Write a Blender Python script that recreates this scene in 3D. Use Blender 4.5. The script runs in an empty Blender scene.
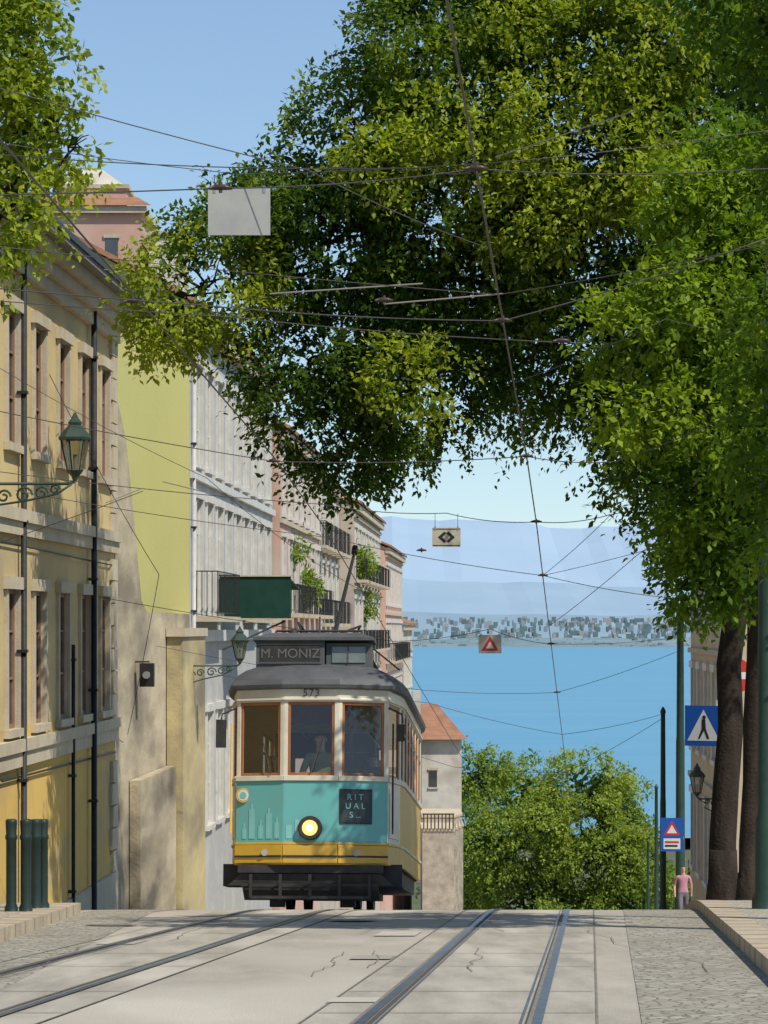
import bpy, math, random
import numpy as np
from mathutils import Vector, Matrix
random.seed(7)
S=bpy.context.scene
COL=S.collection
# ------------------------------------------------------------------ materials
def M(name,c,r=.8,c2=None,scale=3,bump=0,bscale=None,metal=0,stretch=(1,1,1),spec=.3,lo=.35,hi=.65,c3=None,s3=.6,emit=None):
    m=bpy.data.materials.new(name); m.use_nodes=True
    nt=m.node_tree; N=nt.nodes; L=nt.links; b=N['Principled BSDF']
    b.inputs['Roughness'].default_value=r; b.inputs['Metallic'].default_value=metal
    b.inputs['Specular IOR Level'].default_value=spec
    b.inputs['Base Color'].default_value=(*c,1)
    tc=N.new('ShaderNodeTexCoord'); mp=N.new('ShaderNodeMapping'); mp.inputs['Scale'].default_value=stretch
    L.new(tc.outputs['Object'],mp.inputs[0])
    col=None
    if c2:
        n=N.new('ShaderNodeTexNoise'); n.inputs['Scale'].default_value=scale; n.inputs['Detail'].default_value=8; n.inputs['Roughness'].default_value=.65
        L.new(mp.outputs[0],n.inputs['Vector'])
        cr=N.new('ShaderNodeValToRGB'); cr.color_ramp.elements[0].position=lo; cr.color_ramp.elements[1].position=hi
        cr.color_ramp.elements[0].color=(*c,1); cr.color_ramp.elements[1].color=(*c2,1)
        L.new(n.outputs[0],cr.inputs[0]); col=cr.outputs[0]
        if c3:
            n3=N.new('ShaderNodeTexNoise'); n3.inputs['Scale'].default_value=s3; n3.inputs['Detail'].default_value=5
            L.new(mp.outputs[0],n3.inputs['Vector'])
            mr=N.new('ShaderNodeMapRange'); mr.inputs[1].default_value=.48; mr.inputs[2].default_value=.68
            L.new(n3.outputs[0],mr.inputs[0])
            mx=N.new('ShaderNodeMix'); mx.data_type='RGBA'; L.new(mr.outputs[0],mx.inputs[0]); L.new(col,mx.inputs[6]); mx.inputs[7].default_value=(*c3,1)
            col=mx.outputs[2]
        L.new(col,b.inputs['Base Color'])
    if bump:
        n2=N.new('ShaderNodeTexNoise'); n2.inputs['Scale'].default_value=bscale or scale*5; n2.inputs['Detail'].default_value=6
        L.new(tc.outputs['Object'],n2.inputs['Vector'])
        bp=N.new('ShaderNodeBump'); bp.inputs['Strength'].default_value=bump; bp.inputs['Distance'].default_value=.03
        L.new(n2.outputs[0],bp.inputs['Height']); L.new(bp.outputs[0],b.inputs['Normal'])
    if emit:
        b.inputs['Emission Color'].default_value=(*emit[0],1); b.inputs['Emission Strength'].default_value=emit[1]
    return m
def cobble_mat(name,c,c2,scale):
    m=M(name,c,.85); nt=m.node_tree; N=nt.nodes; L=nt.links; b=N['Principled BSDF']
    tc=N.new('ShaderNodeTexCoord')
    v=N.new('ShaderNodeTexVoronoi'); v.inputs['Scale'].default_value=scale; v.feature='F1'
    v2=N.new('ShaderNodeTexVoronoi'); v2.inputs['Scale'].default_value=scale; v2.feature='DISTANCE_TO_EDGE'
    L.new(tc.outputs['Object'],v.inputs[0]); L.new(tc.outputs['Object'],v2.inputs[0])
    sep=N.new('ShaderNodeSeparateColor'); L.new(v.outputs['Color'],sep.inputs[0])
    mx=N.new('ShaderNodeMix'); mx.data_type='RGBA'; mx.inputs[6].default_value=(*c,1); mx.inputs[7].default_value=(*c2,1); L.new(sep.outputs[0],mx.inputs[0])
    mr=N.new('ShaderNodeMapRange'); mr.inputs[1].default_value=.0; mr.inputs[2].default_value=.1; L.new(v2.outputs[0],mr.inputs[0])
    mx2=N.new('ShaderNodeMix'); mx2.data_type='RGBA'; mx2.inputs[6].default_value=(.09,.08,.06,1); L.new(mx.outputs[2],mx2.inputs[7]); L.new(mr.outputs[0],mx2.inputs[0])
    n=N.new('ShaderNodeTexNoise'); n.inputs['Scale'].default_value=.9; n.inputs['Detail'].default_value=5; L.new(tc.outputs['Object'],n.inputs[0])
    mr2=N.new('ShaderNodeMapRange'); mr2.inputs[1].default_value=.4; mr2.inputs[2].default_value=.65; mr2.inputs[3].default_value=0; mr2.inputs[4].default_value=.55; L.new(n.outputs[0],mr2.inputs[0])
    mx3=N.new('ShaderNodeMix'); mx3.data_type='RGBA'; L.new(mr2.outputs[0],mx3.inputs[0]); L.new(mx2.outputs[2],mx3.inputs[6]); mx3.inputs[7].default_value=(c[0]*.8,c[1]*.78,c[2]*.72,1)
    L.new(mx3.outputs[2],b.inputs['Base Color'])
    bp=N.new('ShaderNodeBump'); bp.inputs['Strength'].default_value=.5; bp.inputs['Distance'].default_value=.015
    L.new(mr.outputs[0],bp.inputs['Height']); L.new(bp.outputs[0],b.inputs['Normal'])
    return m
def glass_mat(name,tint=(.93,.95,.94),refl=.03,top=.45):
    m=bpy.data.materials.new(name); m.use_nodes=True; nt=m.node_tree; N=nt.nodes; L=nt.links
    N.remove(N['Principled BSDF']); o=N['Material Output']
    t=N.new('ShaderNodeBsdfTransparent'); t.inputs[0].default_value=(*tint,1)
    g=N.new('ShaderNodeBsdfGlossy'); g.inputs['Roughness'].default_value=.03
    f=N.new('ShaderNodeLayerWeight'); f.inputs[0].default_value=.3
    mr=N.new('ShaderNodeMapRange'); mr.inputs[3].default_value=refl; mr.inputs[4].default_value=top
    mx=N.new('ShaderNodeMixShader'); L.new(f.outputs['Fresnel'],mr.inputs[0]); L.new(mr.outputs[0],mx.inputs[0])
    L.new(t.outputs[0],mx.inputs[1]); L.new(g.outputs[0],mx.inputs[2]); L.new(mx.outputs[0],o.inputs[0])
    return m
def leaf_mat(name,dark,mid,light,trans=.38):
    m=bpy.data.materials.new(name); m.use_nodes=True; nt=m.node_tree; N=nt.nodes; L=nt.links
    b=N['Principled BSDF']; o=N['Material Output']
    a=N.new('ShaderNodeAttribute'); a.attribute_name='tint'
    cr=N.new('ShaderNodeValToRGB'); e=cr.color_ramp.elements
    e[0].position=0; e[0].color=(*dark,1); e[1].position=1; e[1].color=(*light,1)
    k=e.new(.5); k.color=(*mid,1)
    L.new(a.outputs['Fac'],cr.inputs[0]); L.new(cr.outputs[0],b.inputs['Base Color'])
    b.inputs['Roughness'].default_value=.55; b.inputs['Specular IOR Level'].default_value=.12
    tr=N.new('ShaderNodeBsdfTranslucent')
    mul=N.new('ShaderNodeMix'); mul.data_type='RGBA'; mul.blend_type='MULTIPLY'; mul.inputs[0].default_value=1
    L.new(cr.outputs[0],mul.inputs[6]); mul.inputs[7].default_value=(1.75,1.8,.6,1)
    L.new(mul.outputs[2],tr.inputs[0])
    mx=N.new('ShaderNodeMixShader'); mx.inputs[0].default_value=trans
    L.new(b.outputs[0],mx.inputs[1]); L.new(tr.outputs[0],mx.inputs[2]); L.new(mx.outputs[0],o.inputs[0])
    return m
# ------------------------------------------------------------------ mesh builder
class MB:
    def __init__(s): s.v=[];s.f=[];s.m=[];s.mats=[];s.sm=[]
    def mi(s,mat):
        if mat not in s.mats: s.mats.append(mat)
        return s.mats.index(mat)
    def poly(s,pts,mat,sm=False):
        i=len(s.v); s.v+= [tuple(p) for p in pts]; s.f.append(tuple(range(i,i+len(pts)))); s.m.append(s.mi(mat)); s.sm.append(sm)
    def hexa(s,p,mat):
        i=len(s.v); s.v+=[tuple(q) for q in p]; k=s.mi(mat)
        for f in ((0,3,2,1),(4,5,6,7),(0,1,5,4),(1,2,6,5),(2,3,7,6),(3,0,4,7)):
            s.f.append(tuple(i+a for a in f)); s.m.append(k); s.sm.append(False)
    def box(s,x0,x1,y0,y1,z0,z1,mat):
        s.hexa([(x0,y0,z0),(x1,y0,z0),(x1,y1,z0),(x0,y1,z0),(x0,y0,z1),(x1,y0,z1),(x1,y1,z1),(x0,y1,z1)],mat)
    def edge(s,p0,p1,t0,t1,z0,z1,mat,c=(0,4.2),a=0,b=1):
        d=Vector((p1[0]-p0[0],p1[1]-p0[1])); L=d.length; d/=L; n=Vector((d.y,-d.x))
        mid=(Vector(p0)+Vector(p1))/2
        if n.dot(mid-Vector(c))<0: n=-n
        q0=Vector(p0)+d*(L*a); q1=Vector(p0)+d*(L*b)
        A=q0+n*t0;B=q1+n*t0;C=q1+n*t1;D=q0+n*t1
        s.hexa([(A.x,A.y,z0),(B.x,B.y,z0),(C.x,C.y,z0),(D.x,D.y,z0),(A.x,A.y,z1),(B.x,B.y,z1),(C.x,C.y,z1),(D.x,D.y,z1)],mat)
    def tube(s,pts,rad,mat,n=8,sm=True):
        pts=[Vector(p) for p in pts]
        if not hasattr(rad,'__len__'): rad=[rad]*len(pts)
        k=s.mi(mat); i0=len(s.v)
        up=Vector((0,0,1)); 
        for j,p in enumerate(pts):
            d=(pts[min(j+1,len(pts)-1)]-pts[max(j-1,0)]).normalized()
            a=d.cross(up) if abs(d.z)<.95 else d.cross(Vector((1,0,0)))
            a.normalize(); b=a.cross(d)
            for q in range(n):
                t=2*math.pi*q/n; s.v.append(tuple(p+(a*math.cos(t)+b*math.sin(t))*rad[j]))
        for j in range(len(pts)-1):
            for q in range(n):
                A=i0+j*n+q;B=i0+j*n+(q+1)%n
                s.f.append((A,B,B+n,A+n)); s.m.append(k); s.sm.append(sm)
        s.f.append(tuple(i0+q for q in range(n))); s.m.append(k); s.sm.append(False)
        s.f.append(tuple(i0+(len(pts)-1)*n+q for q in range(n))); s.m.append(k); s.sm.append(False)
    def lathe(s,c,prof,mat,n=16,sm=True,rot=0):
        k=s.mi(mat); i0=len(s.v)
        for r,z in prof:
            for q in range(n):
                t=2*math.pi*q/n+rot; s.v.append((c[0]+r*math.cos(t),c[1]+r*math.sin(t),c[2]+z))
        for j in range(len(prof)-1):
            for q in range(n):
                A=i0+j*n+q;B=i0+j*n+(q+1)%n
                s.f.append((A,B,B+n,A+n)); s.m.append(k); s.sm.append(sm)
        s.f.append(tuple(i0+q for q in range(n)));s.m.append(k);s.sm.append(False)
        s.f.append(tuple(i0+(len(prof)-1)*n+q for q in range(n)));s.m.append(k);s.sm.append(False)
    def obj(s,name,parent=None,loc=None,bevel=0):
        me=bpy.data.meshes.new(name); me.from_pydata(s.v,[],s.f)
        for m in s.mats: me.materials.append(m)
        me.polygons.foreach_set('material_index',s.m); me.polygons.foreach_set('use_smooth',s.sm); me.update()
        o=bpy.data.objects.new(name,me); COL.objects.link(o)
        if parent: o.parent=parent
        if loc: o.location=loc
        if bevel:
            b=o.modifiers.new('b','BEVEL'); b.width=bevel; b.segments=2; b.limit_method='ANGLE'
        return o
def empty(name,loc=(0,0,0),rot=(0,0,0)):
    e=bpy.data.objects.new(name,None); COL.objects.link(e); e.location=loc; e.rotation_euler=rot; e.empty_display_size=.3
    return e
def text(name,body,size,mat,parent,loc,rot=(math.pi/2,0,0),align='CENTER',ext=.003):
    c=bpy.data.curves.new(name,'FONT'); c.body=body; c.size=size; c.align_x=align; c.align_y='CENTER'; c.extrude=ext
    c.materials.append(mat); o=bpy.data.objects.new(name,c); COL.objects.link(o); o.parent=parent; o.location=loc; o.rotation_euler=rot
    return o
# ------------------------------------------------------------------ ground profile
def slope(y):
    if y<36: return .0653
    if y<42: return .0653+(.115-.0653)*(y-36)/6
    if y<240: return .115
    if y<300: return .09
    return .06
def zr_table():
    z=-1.09+.0653*40; t=[]
    y=-40.
    while y<=1300:
        t.append(z); z-=slope(y)*.5; y+=.5
    return t
ZT=zr_table()
def zr(y):
    if y<-40: return ZT[0]
    i=(y+40)/.5; k=int(i)
    if k>=len(ZT)-1: return max(-74,ZT[-1])
    return max(-74,ZT[k]+(ZT[k+1]-ZT[k])*(i-k))
YS=[-40,-20,-10,-5]+[i*1.0 for i in range(0,36)]+[36+.25*i for i in range(0,32)]+list(range(44,300,4))
def strip(mb,xl,xr,dz,mat,y0=-40,y1=300):
    ys=[y for y in YS if y0<=y<=y1]
    if ys[0]>y0: ys=[y0]+ys
    if ys[-1]<y1: ys=ys+[y1]
    for a,b in zip(ys[:-1],ys[1:]):
        mb.poly([(xl(a),a,zr(a)+dz),(xr(a),a,zr(a)+dz),(xr(b),b,zr(b)+dz),(xl(b),b,zr(b)+dz)],mat,True)
m_ground=M('earth_and_grass',(.12,.11,.06),.9,(.06,.08,.03),.3)
m_road=M('worn_pale_asphalt',(.40,.36,.29),.88,(.28,.255,.21),1.4,.35,60,c3=(.46,.42,.345),s3=.7,spec=.1,stretch=(1,.3,1))
m_track=M('track_concrete',(.38,.345,.28),.88,(.27,.245,.20),2.4,.3,50,c3=(.45,.41,.335),s3=1.0,spec=.1,stretch=(1.4,.22,1))
m_seam=M('tar_seam',(.15,.14,.12),.9,(.22,.205,.17),4,spec=.1)
m_rail=M('rail_steel',(.22,.235,.27),.36,(.13,.135,.15),6,metal=.75,spec=.5)
m_groove=M('rail_groove',(.07,.064,.055),.9)
m_cob=cobble_mat('granite_setts',(.27,.25,.20),(.40,.37,.30),9)
m_pave=cobble_mat('limestone_pavement',(.38,.33,.25),(.48,.43,.34),14)
m_kerb=M('kerb_limestone',(.48,.39,.27),.8,(.33,.27,.19),2.5,.3,30)
def trx(y): return 1.85+.069*(y-38)     # right-hand track centre
def tlx(y): return -1.19+.069*(y-38)    # left-hand track centre
def kr(y): return 3.98+.075*(y-38)
def kl(y): return -3.68-.02*(y-36) if y<37 else -3.70+.052*(y-37)
mb=MB()
ys=[-300,-100]+YS+[340,400,500,650,800,1000,1200,1300,2000,5000,10000,10900,11100,14000,20000,40000]
xs=[-9000,-2500,-600,-100,-30,-12,-6,0,6,12,30,100,600,2500,9000]
def tz(y):
    if y<1300: return zr(y)-.03
    if y<=10950: return -90
    return -72
for j,y in enumerate(ys):
    for i,x in enumerate(xs):
        mb.v.append((x*(1 if y<2000 else 2),y,tz(y)))
for j in range(len(ys)-1):
    for i in range(len(xs)-1):
        a=j*len(xs)+i; mb.f.append((a,a+1,a+1+len(xs),a+len(xs))); mb.m.append(mb.mi(m_ground)); mb.sm.append(True)
mb.obj('ground')
mb=MB(); strip(mb,lambda y:min(kl(y),-3.9),lambda y:kr(y),0,m_road)
o=mb.obj('road')
mb=MB()
for c in (tlx,trx): strip(mb,lambda y:c(y)-.80,lambda y:c(y)+.80,.004,m_track)
mb.obj('tram_track_bed')
mb=MB()
strip(mb,lambda y:kr(y)-.95,lambda y:kr(y),.005,m_cob)
strip(mb,lambda y:kl(y),lambda y:kl(y)+.85,.005,m_cob)
mb.obj('cobble_gutter')
mb=MB()
for c in (tlx,trx):
    for s_ in (-.82,.80):
        strip(mb,lambda y:c(y)+s_,lambda y:c(y)+s_+.014,.009,m_seam,0,60)
    for yy in (13.6,17.2,19.4,22.8,25.1,29.7,33.2,36.4):
        mb.poly([(c(yy)-.79,yy,zr(yy)+.009),(c(yy)+.79,yy,zr(yy)+.009),(c(yy)+.79,yy+.03,zr(yy+.03)+.009),(c(yy)-.79,yy+.03,zr(yy+.03)+.009)],m_seam)
rg=random.Random(22)
for k in range(9):
    x=rg.uniform(-3.0,2.6); y=rg.uniform(20,34); w=.009
    for q in range(rg.randint(5,11)):
        x2=x+rg.uniform(-.05,.07); y2=y+rg.uniform(.2,.6)
        mb.poly([(x,y,zr(y)+.0125),(x+w,y,zr(y)+.0125),(x2+w,y2,zr(y2)+.0125),(x2,y2,zr(y2)+.0125)],m_seam); x,y=x2,y2
mb.obj('road_seams')
mb=MB()
def patch(x0,x1,y0,y1,mat):
    mb.poly([(x0,y0,zr(y0)+.0095),(x1,y0,zr(y0)+.0095),(x1+.069*(y1-y0),y1,zr(y1)+.0095),(x0+.069*(y1-y0),y1,zr(y1)+.0095)],mat)
m_patch=M('asphalt_patch',(.45,.41,.34),.85,(.39,.355,.29),3,.2,40)
m_patch2=M('asphalt_patch_dark',(.27,.25,.21),.85,(.32,.295,.24),3,.2,40)
patch(-2.6,-2.25,27,27.9,m_patch); patch(-.28,.05,24,24.7,m_patch2); patch(-.1,.3,29.0,30.2,m_patch); patch(-.35,.0,18.2,18.7,m_patch)
mb.obj('road_patches')
mb=MB()
mh=M('manhole_iron',(.13,.12,.105),.6,(.19,.18,.16),20)
for x,y in ((-.35,33.5),(-2.9,32)):
    pts=[(x+.28*math.cos(t*math.pi/12),y+.28*math.sin(t*math.pi/12)) for t in range(24)]
    mb.poly([(a,b,zr(b)+.0145) for a,b in pts],mh)
mb.obj('manhole_covers')
mb=MB()
for c in (tlx,trx):
    for s_ in (-.48,.48):
        g=.05 if s_<0 else -.05
        strip(mb,lambda y:c(y)+s_-.028,lambda y:c(y)+s_+.028,.014,m_rail,-40,240)
        lo=min(s_+g-.016,s_+g+.016)
        strip(mb,lambda y:c(y)+lo,lambda y:c(y)+lo+.032,.0105,m_groove,-40,240)
        lo2=s_+ (g*1.75)-.010
        strip(mb,lambda y:c(y)+lo2,lambda y:c(y)+lo2+.016,.012,m_rail,-40,240)
        strip(mb,lambda y:c(y)+s_-.055,lambda y:c(y)+s_-.029,.0115,m_seam,-40,240)
mb.obj('tram_rails')
def pavement(name,edge,sgn,y0,y1):
    mb=MB(); ys=[y for y in YS if y0<=y<=y1]
    for a,b in zip(ys[:-1],ys[1:]):
        for (t0,t1,mat,h) in ((0,.3,m_kerb,.13),(.3,9,m_pave,.128)):
            p=[(edge(a)+sgn*t0,a,zr(a)+h),(edge(a)+sgn*t1,a,zr(a)+h),(edge(b)+sgn*t1,b,zr(b)+h),(edge(b)+sgn*t0,b,zr(b)+h)]
            mb.poly(p,mat)
        mb.poly([(edge(a),a,zr(a)-.02),(edge(b),b,zr(b)-.02),(edge(b),b,zr(b)+.13),(edge(a),a,zr(a)+.13)],m_kerb)
    for a in (ys[0],ys[-1]):
        mb.poly([(edge(a),a,zr(a)-.02),(edge(a)+sgn*9,a,zr(a)-.02),(edge(a)+sgn*9,a,zr(a)+.13),(edge(a),a,zr(a)+.13)],m_kerb)
    y=max(y0,5)
    while y<min(y1,60):
        x=edge(y)
        mb.poly([(x-.003*sgn,y,zr(y)),(x-.003*sgn,y+.02,zr(y)),(x-.003*sgn,y+.02,zr(y)+.133),(x-.003*sgn,y,zr(y)+.133)],m_groove)
        mb.poly([(x,y,zr(y)+.134),(x+sgn*.3,y,zr(y)+.134),(x+sgn*.3,y+.02,zr(y)+.134),(x,y+.02,zr(y)+.134)],m_groove)
        y+=.95
    return mb.obj(name)
pavement('pavement',kr,1,-10,240)
pavement('pavement',kl,-1,-10,36.5)
pavement('pavement',lambda y:kl(y)-.6,-1,45,240)
# ------------------------------------------------------------------ water, far shore
m_w=M('river_water',(.105,.275,.395),.5,(.125,.30,.42),.004,0,spec=.15,stretch=(1,4,1))
mb=MB(); mb.poly([(-30000,1000,-70),(30000,1000,-70),(30000,10920,-70),(-30000,10920,-70)],m_w); mb.obj('water')
def hazy(name,c,c2,sc): return M(name,c,1,c2,sc,spec=0)  # aerial haze mixed into the base colours of hills, shore and town
def ridge(name,y,zb,prof,mat,dy,seed):
    rng=np.random.RandomState(seed); mb=MB(); n=260
    ph=rng.rand(6)*6
    def h(x): 
        return prof(x)+sum(math.sin(x*k/1000+p)*a for k,p,a in zip((.7,1.6,3.1,6.3,12,23),ph,np.array((.35,.2,.12,.06,.03,.02))*dy*.06))
    xs_=np.linspace(-16000,16000,n)
    for i in range(n-1):
        a,b=xs_[i],xs_[i+1]
        for k in range(5):
            t0,t1=k/5,(k+1)/5
            f=lambda x,t:(x,y+dy*t+ (math.sin(x/300+t*5)*dy*.02*t),zb+(h(x)-zb)*(t**.8))
            mb.poly([f(a,t0),f(b,t0),f(b,t1),f(a,t1)],mat,True)
    return mb.obj(name)
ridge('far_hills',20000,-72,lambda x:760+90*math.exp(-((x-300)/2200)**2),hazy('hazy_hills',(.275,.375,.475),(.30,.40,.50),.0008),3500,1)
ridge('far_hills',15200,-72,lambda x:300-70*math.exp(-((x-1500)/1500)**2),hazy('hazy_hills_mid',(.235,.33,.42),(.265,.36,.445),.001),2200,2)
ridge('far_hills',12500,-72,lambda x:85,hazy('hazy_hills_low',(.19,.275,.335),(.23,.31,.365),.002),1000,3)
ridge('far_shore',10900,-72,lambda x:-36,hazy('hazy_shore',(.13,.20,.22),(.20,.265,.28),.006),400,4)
mb=MB(); rng=random.Random(3)
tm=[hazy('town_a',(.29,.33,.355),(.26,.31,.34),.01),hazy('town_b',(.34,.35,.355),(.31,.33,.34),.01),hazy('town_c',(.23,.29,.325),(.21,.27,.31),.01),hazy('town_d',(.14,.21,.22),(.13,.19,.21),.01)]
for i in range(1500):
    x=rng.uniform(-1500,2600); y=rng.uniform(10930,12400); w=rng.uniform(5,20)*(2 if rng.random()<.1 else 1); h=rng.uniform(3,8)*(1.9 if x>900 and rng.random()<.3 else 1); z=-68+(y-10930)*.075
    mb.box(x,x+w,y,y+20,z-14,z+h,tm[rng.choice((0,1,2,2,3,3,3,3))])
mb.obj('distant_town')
# ------------------------------------------------------------------ foliage
def foliage_mesh(name,parent,lobes,mat,per_m2,leaf,seed,spray=.45,nleaf=14,fill=True,droop=.35,fillscale=2.2,hole=-.35,fk=1.0):
    rng=np.random.RandomState(seed)
    C=[];D=[];T=[]
    F=[];FT=[]
    P0=rng.rand(6)*6
    def noise(p):
        q=p*(1.5/max(.5,spray/.45))
        return (np.sin(q[:,0]*1.9+P0[0]+.8*np.sin(q[:,2]*1.3))+np.sin(q[:,1]*2.1+P0[1]+q[:,2])+np.sin(q[:,2]*2.6+P0[2]-q[:,0]*.9)
                +.6*np.sin(q[:,0]*4.3+q[:,2]*3.1+P0[3])+.6*np.sin(q[:,2]*5.1-q[:,1]*3.3+P0[4]))
    for lb in lobes:
        cx,cy,cz,rx,ry,rz,tint=lb  # lobe tint mixes new-growth yellow with painted-in sunlit tops and shaded undersides
        area=4*math.pi*((rx*ry)**1.6+(rx*rz)**1.6+(ry*rz)**1.6)**(1/1.6)/3**(1/1.6)
        n=int(area*per_m2)
        d=rng.normal(size=(n,3)); d/=np.linalg.norm(d,axis=1)[:,None]
        ph=rng.rand(4)*6
        bumpy=1+.15*np.sin(d[:,0]*5+ph[0])*np.cos(d[:,2]*4+ph[1])+.12*np.sin(d[:,1]*9+ph[2]+d[:,2]*7)
        rad=(.5+.58*rng.rand(n)**.6)*bumpy
        p=np.array([cx,cy,cz])+d*rad[:,None]*np.array([rx,ry,rz])
        nz=noise(p)
        keep=nz>hole-.6*rng.rand(n)
        p=p[keep];d=d[keep]; nz=nz[keep]
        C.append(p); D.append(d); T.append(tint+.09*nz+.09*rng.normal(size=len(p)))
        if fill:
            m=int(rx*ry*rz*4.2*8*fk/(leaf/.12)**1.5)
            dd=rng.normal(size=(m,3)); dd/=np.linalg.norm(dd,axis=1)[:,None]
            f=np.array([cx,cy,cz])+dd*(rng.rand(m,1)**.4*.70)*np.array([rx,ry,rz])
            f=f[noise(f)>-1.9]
            F.append(f); FT.append(.08*rng.rand(len(f)))  # inner filler leaves: shade of the crown interior painted as dark tint
    C=np.concatenate(C);D=np.concatenate(D);T=np.concatenate(T)
    n=len(C)
    sd=D*.8+rng.normal(size=(n,3))*.55; sd[:,2]-=droop; sd/=np.linalg.norm(sd,axis=1)[:,None]
    L=spray*(.6+.7*rng.rand(n))
    t=rng.rand(n,nleaf)
    base=C[:,None,:]+sd[:,None,:]*(t*L[:,None])[:,:,None]+rng.normal(size=(n,nleaf,3))*leaf*.5
    base[:,:,2]-=(t**2)*L[:,None]*.25
    ld=sd[:,None,:]*.6+rng.normal(size=(n,nleaf,3))*.6; ld[:,:,2]-=.2
    ld/=np.linalg.norm(ld,axis=2)[:,:,None]
    up=rng.normal(size=(n,nleaf,3))*.5; up[:,:,2]+=1
    base=base.reshape(-1,3); ld=ld.reshape(-1,3); up=up.reshape(-1,3)
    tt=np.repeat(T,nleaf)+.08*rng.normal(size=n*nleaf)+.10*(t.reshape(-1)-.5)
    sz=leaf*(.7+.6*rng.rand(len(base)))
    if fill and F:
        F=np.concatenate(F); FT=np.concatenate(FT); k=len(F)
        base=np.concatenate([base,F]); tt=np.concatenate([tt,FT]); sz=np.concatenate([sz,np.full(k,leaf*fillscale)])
        a=rng.normal(size=(k,3)); a/=np.linalg.norm(a,axis=1)[:,None]; ld=np.concatenate([ld,a]); up=np.concatenate([up,rng.normal(size=(k,3))])
    side=np.cross(ld,up); side/=(np.linalg.norm(side,axis=1)[:,None]+1e-6)
    nrm=np.cross(side,ld)
    w=sz*.27
    v0=base; v1=base+ld*(sz*.45)[:,None]+side*w[:,None]+nrm*(sz*.06)[:,None]
    v2=base+ld*sz[:,None]; v3=base+ld*(sz*.45)[:,None]-side*w[:,None]+nrm*(sz*.06)[:,None]
    V=np.stack([v0,v1,v2,v3],axis=1).reshape(-1,3).astype(np.float32)
    N=len(base)
    me=bpy.data.meshes.new(name); me.vertices.add(N*4); me.vertices.foreach_set('co',V.ravel())
    me.loops.add(N*4); me.loops.foreach_set('vertex_index',np.arange(N*4,dtype=np.int32))
    me.polygons.add(N); me.polygons.foreach_set('loop_start',np.arange(0,N*4,4,dtype=np.int32))
    try: me.polygons.foreach_set('loop_total',np.full(N,4,dtype=np.int32))
    except Exception: pass
    me.materials.append(mat); me.update(calc_edges=True)
    at=me.attributes.new('tint','FLOAT','FACE'); at.data.foreach_set('value',np.clip(tt,0,1).astype(np.float32))
    o=bpy.data.objects.new(name,me); COL.objects.link(o); o.parent=parent
    return o
m_bark=M('bark',(.045,.034,.026),.95,(.022,.017,.013),6,.8,22,stretch=(1,1,.25),spec=.1)
m_leafA=leaf_mat('leaf_canopy',(.016,.040,.008),(.082,.142,.016),(.29,.335,.035))
m_leafB=leaf_mat('leaf_bright',(.016,.046,.008),(.086,.158,.014),(.235,.31,.025))
m_leafC=leaf_mat('leaf_far',(.04,.08,.02),(.15,.215,.04),(.28,.335,.065))
def limb(mb,a,b,r0,r1,seed,wob=.35,n=7,sag=0):
    rg=random.Random(seed); a=Vector(a);b=Vector(b); pts=[];rr=[]
    for i in range(n+1):
        t=i/n; p=a.lerp(b,t)
        if 0<i<n: p+=Vector((rg.uniform(-wob,wob),rg.uniform(-wob,wob),rg.uniform(-wob,wob)*.6))
        p.z+=math.sin(t*math.pi)*sag
        pts.append(p); rr.append(r0+(r1-r0)*t)
    mb.tube(pts,rr,m_bark,8); return pts
T1=empty('avenue_tree',(0,0,0))
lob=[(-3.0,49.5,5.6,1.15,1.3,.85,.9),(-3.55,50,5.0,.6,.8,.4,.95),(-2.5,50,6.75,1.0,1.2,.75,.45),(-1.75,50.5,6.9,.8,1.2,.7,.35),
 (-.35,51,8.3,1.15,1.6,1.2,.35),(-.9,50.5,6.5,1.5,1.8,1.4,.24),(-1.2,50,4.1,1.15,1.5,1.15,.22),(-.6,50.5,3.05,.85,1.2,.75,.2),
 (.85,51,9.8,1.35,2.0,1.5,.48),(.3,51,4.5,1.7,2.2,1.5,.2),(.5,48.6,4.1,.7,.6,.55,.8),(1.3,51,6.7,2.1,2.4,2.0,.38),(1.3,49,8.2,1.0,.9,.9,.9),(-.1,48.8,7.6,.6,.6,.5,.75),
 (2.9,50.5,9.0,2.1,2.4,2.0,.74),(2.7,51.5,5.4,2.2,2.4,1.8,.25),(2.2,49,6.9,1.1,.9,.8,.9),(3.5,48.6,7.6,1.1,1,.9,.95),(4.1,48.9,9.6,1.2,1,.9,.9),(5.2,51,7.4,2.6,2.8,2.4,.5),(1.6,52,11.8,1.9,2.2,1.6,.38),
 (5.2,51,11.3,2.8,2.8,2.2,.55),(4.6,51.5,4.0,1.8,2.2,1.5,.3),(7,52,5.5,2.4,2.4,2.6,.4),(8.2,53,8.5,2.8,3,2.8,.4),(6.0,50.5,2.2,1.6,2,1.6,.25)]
mb=MB()
zb=zr(43)+.1
limb(mb,(4.86,43,zb),(5.15,43.8,1.2),.20,.17,1,.05,6)
mb.lathe((4.86,43,zb),[(.30,-.15),(.25,.1),(.215,.4),(.20,.8)],m_bark,12)
fork=(5.15,43.8,1.2)
j1=(4.6,47.5,4.2); j2=(5.8,48,5.0)
limb(mb,fork,j1,.15,.11,2,.1); limb(mb,fork,j2,.16,.12,3,.1); limb(mb,j1,(2.2,52,5.9),.08,.06,4,.12); limb(mb,j2,(4.6,50,7.9),.10,.05,5,.2)
limb(mb,(2.2,52,5.9),(-.8,51,6.2),.06,.035,6,.15); limb(mb,(2.2,52,5.9),(.7,51.2,9.5),.06,.03,7,.2)
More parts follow.
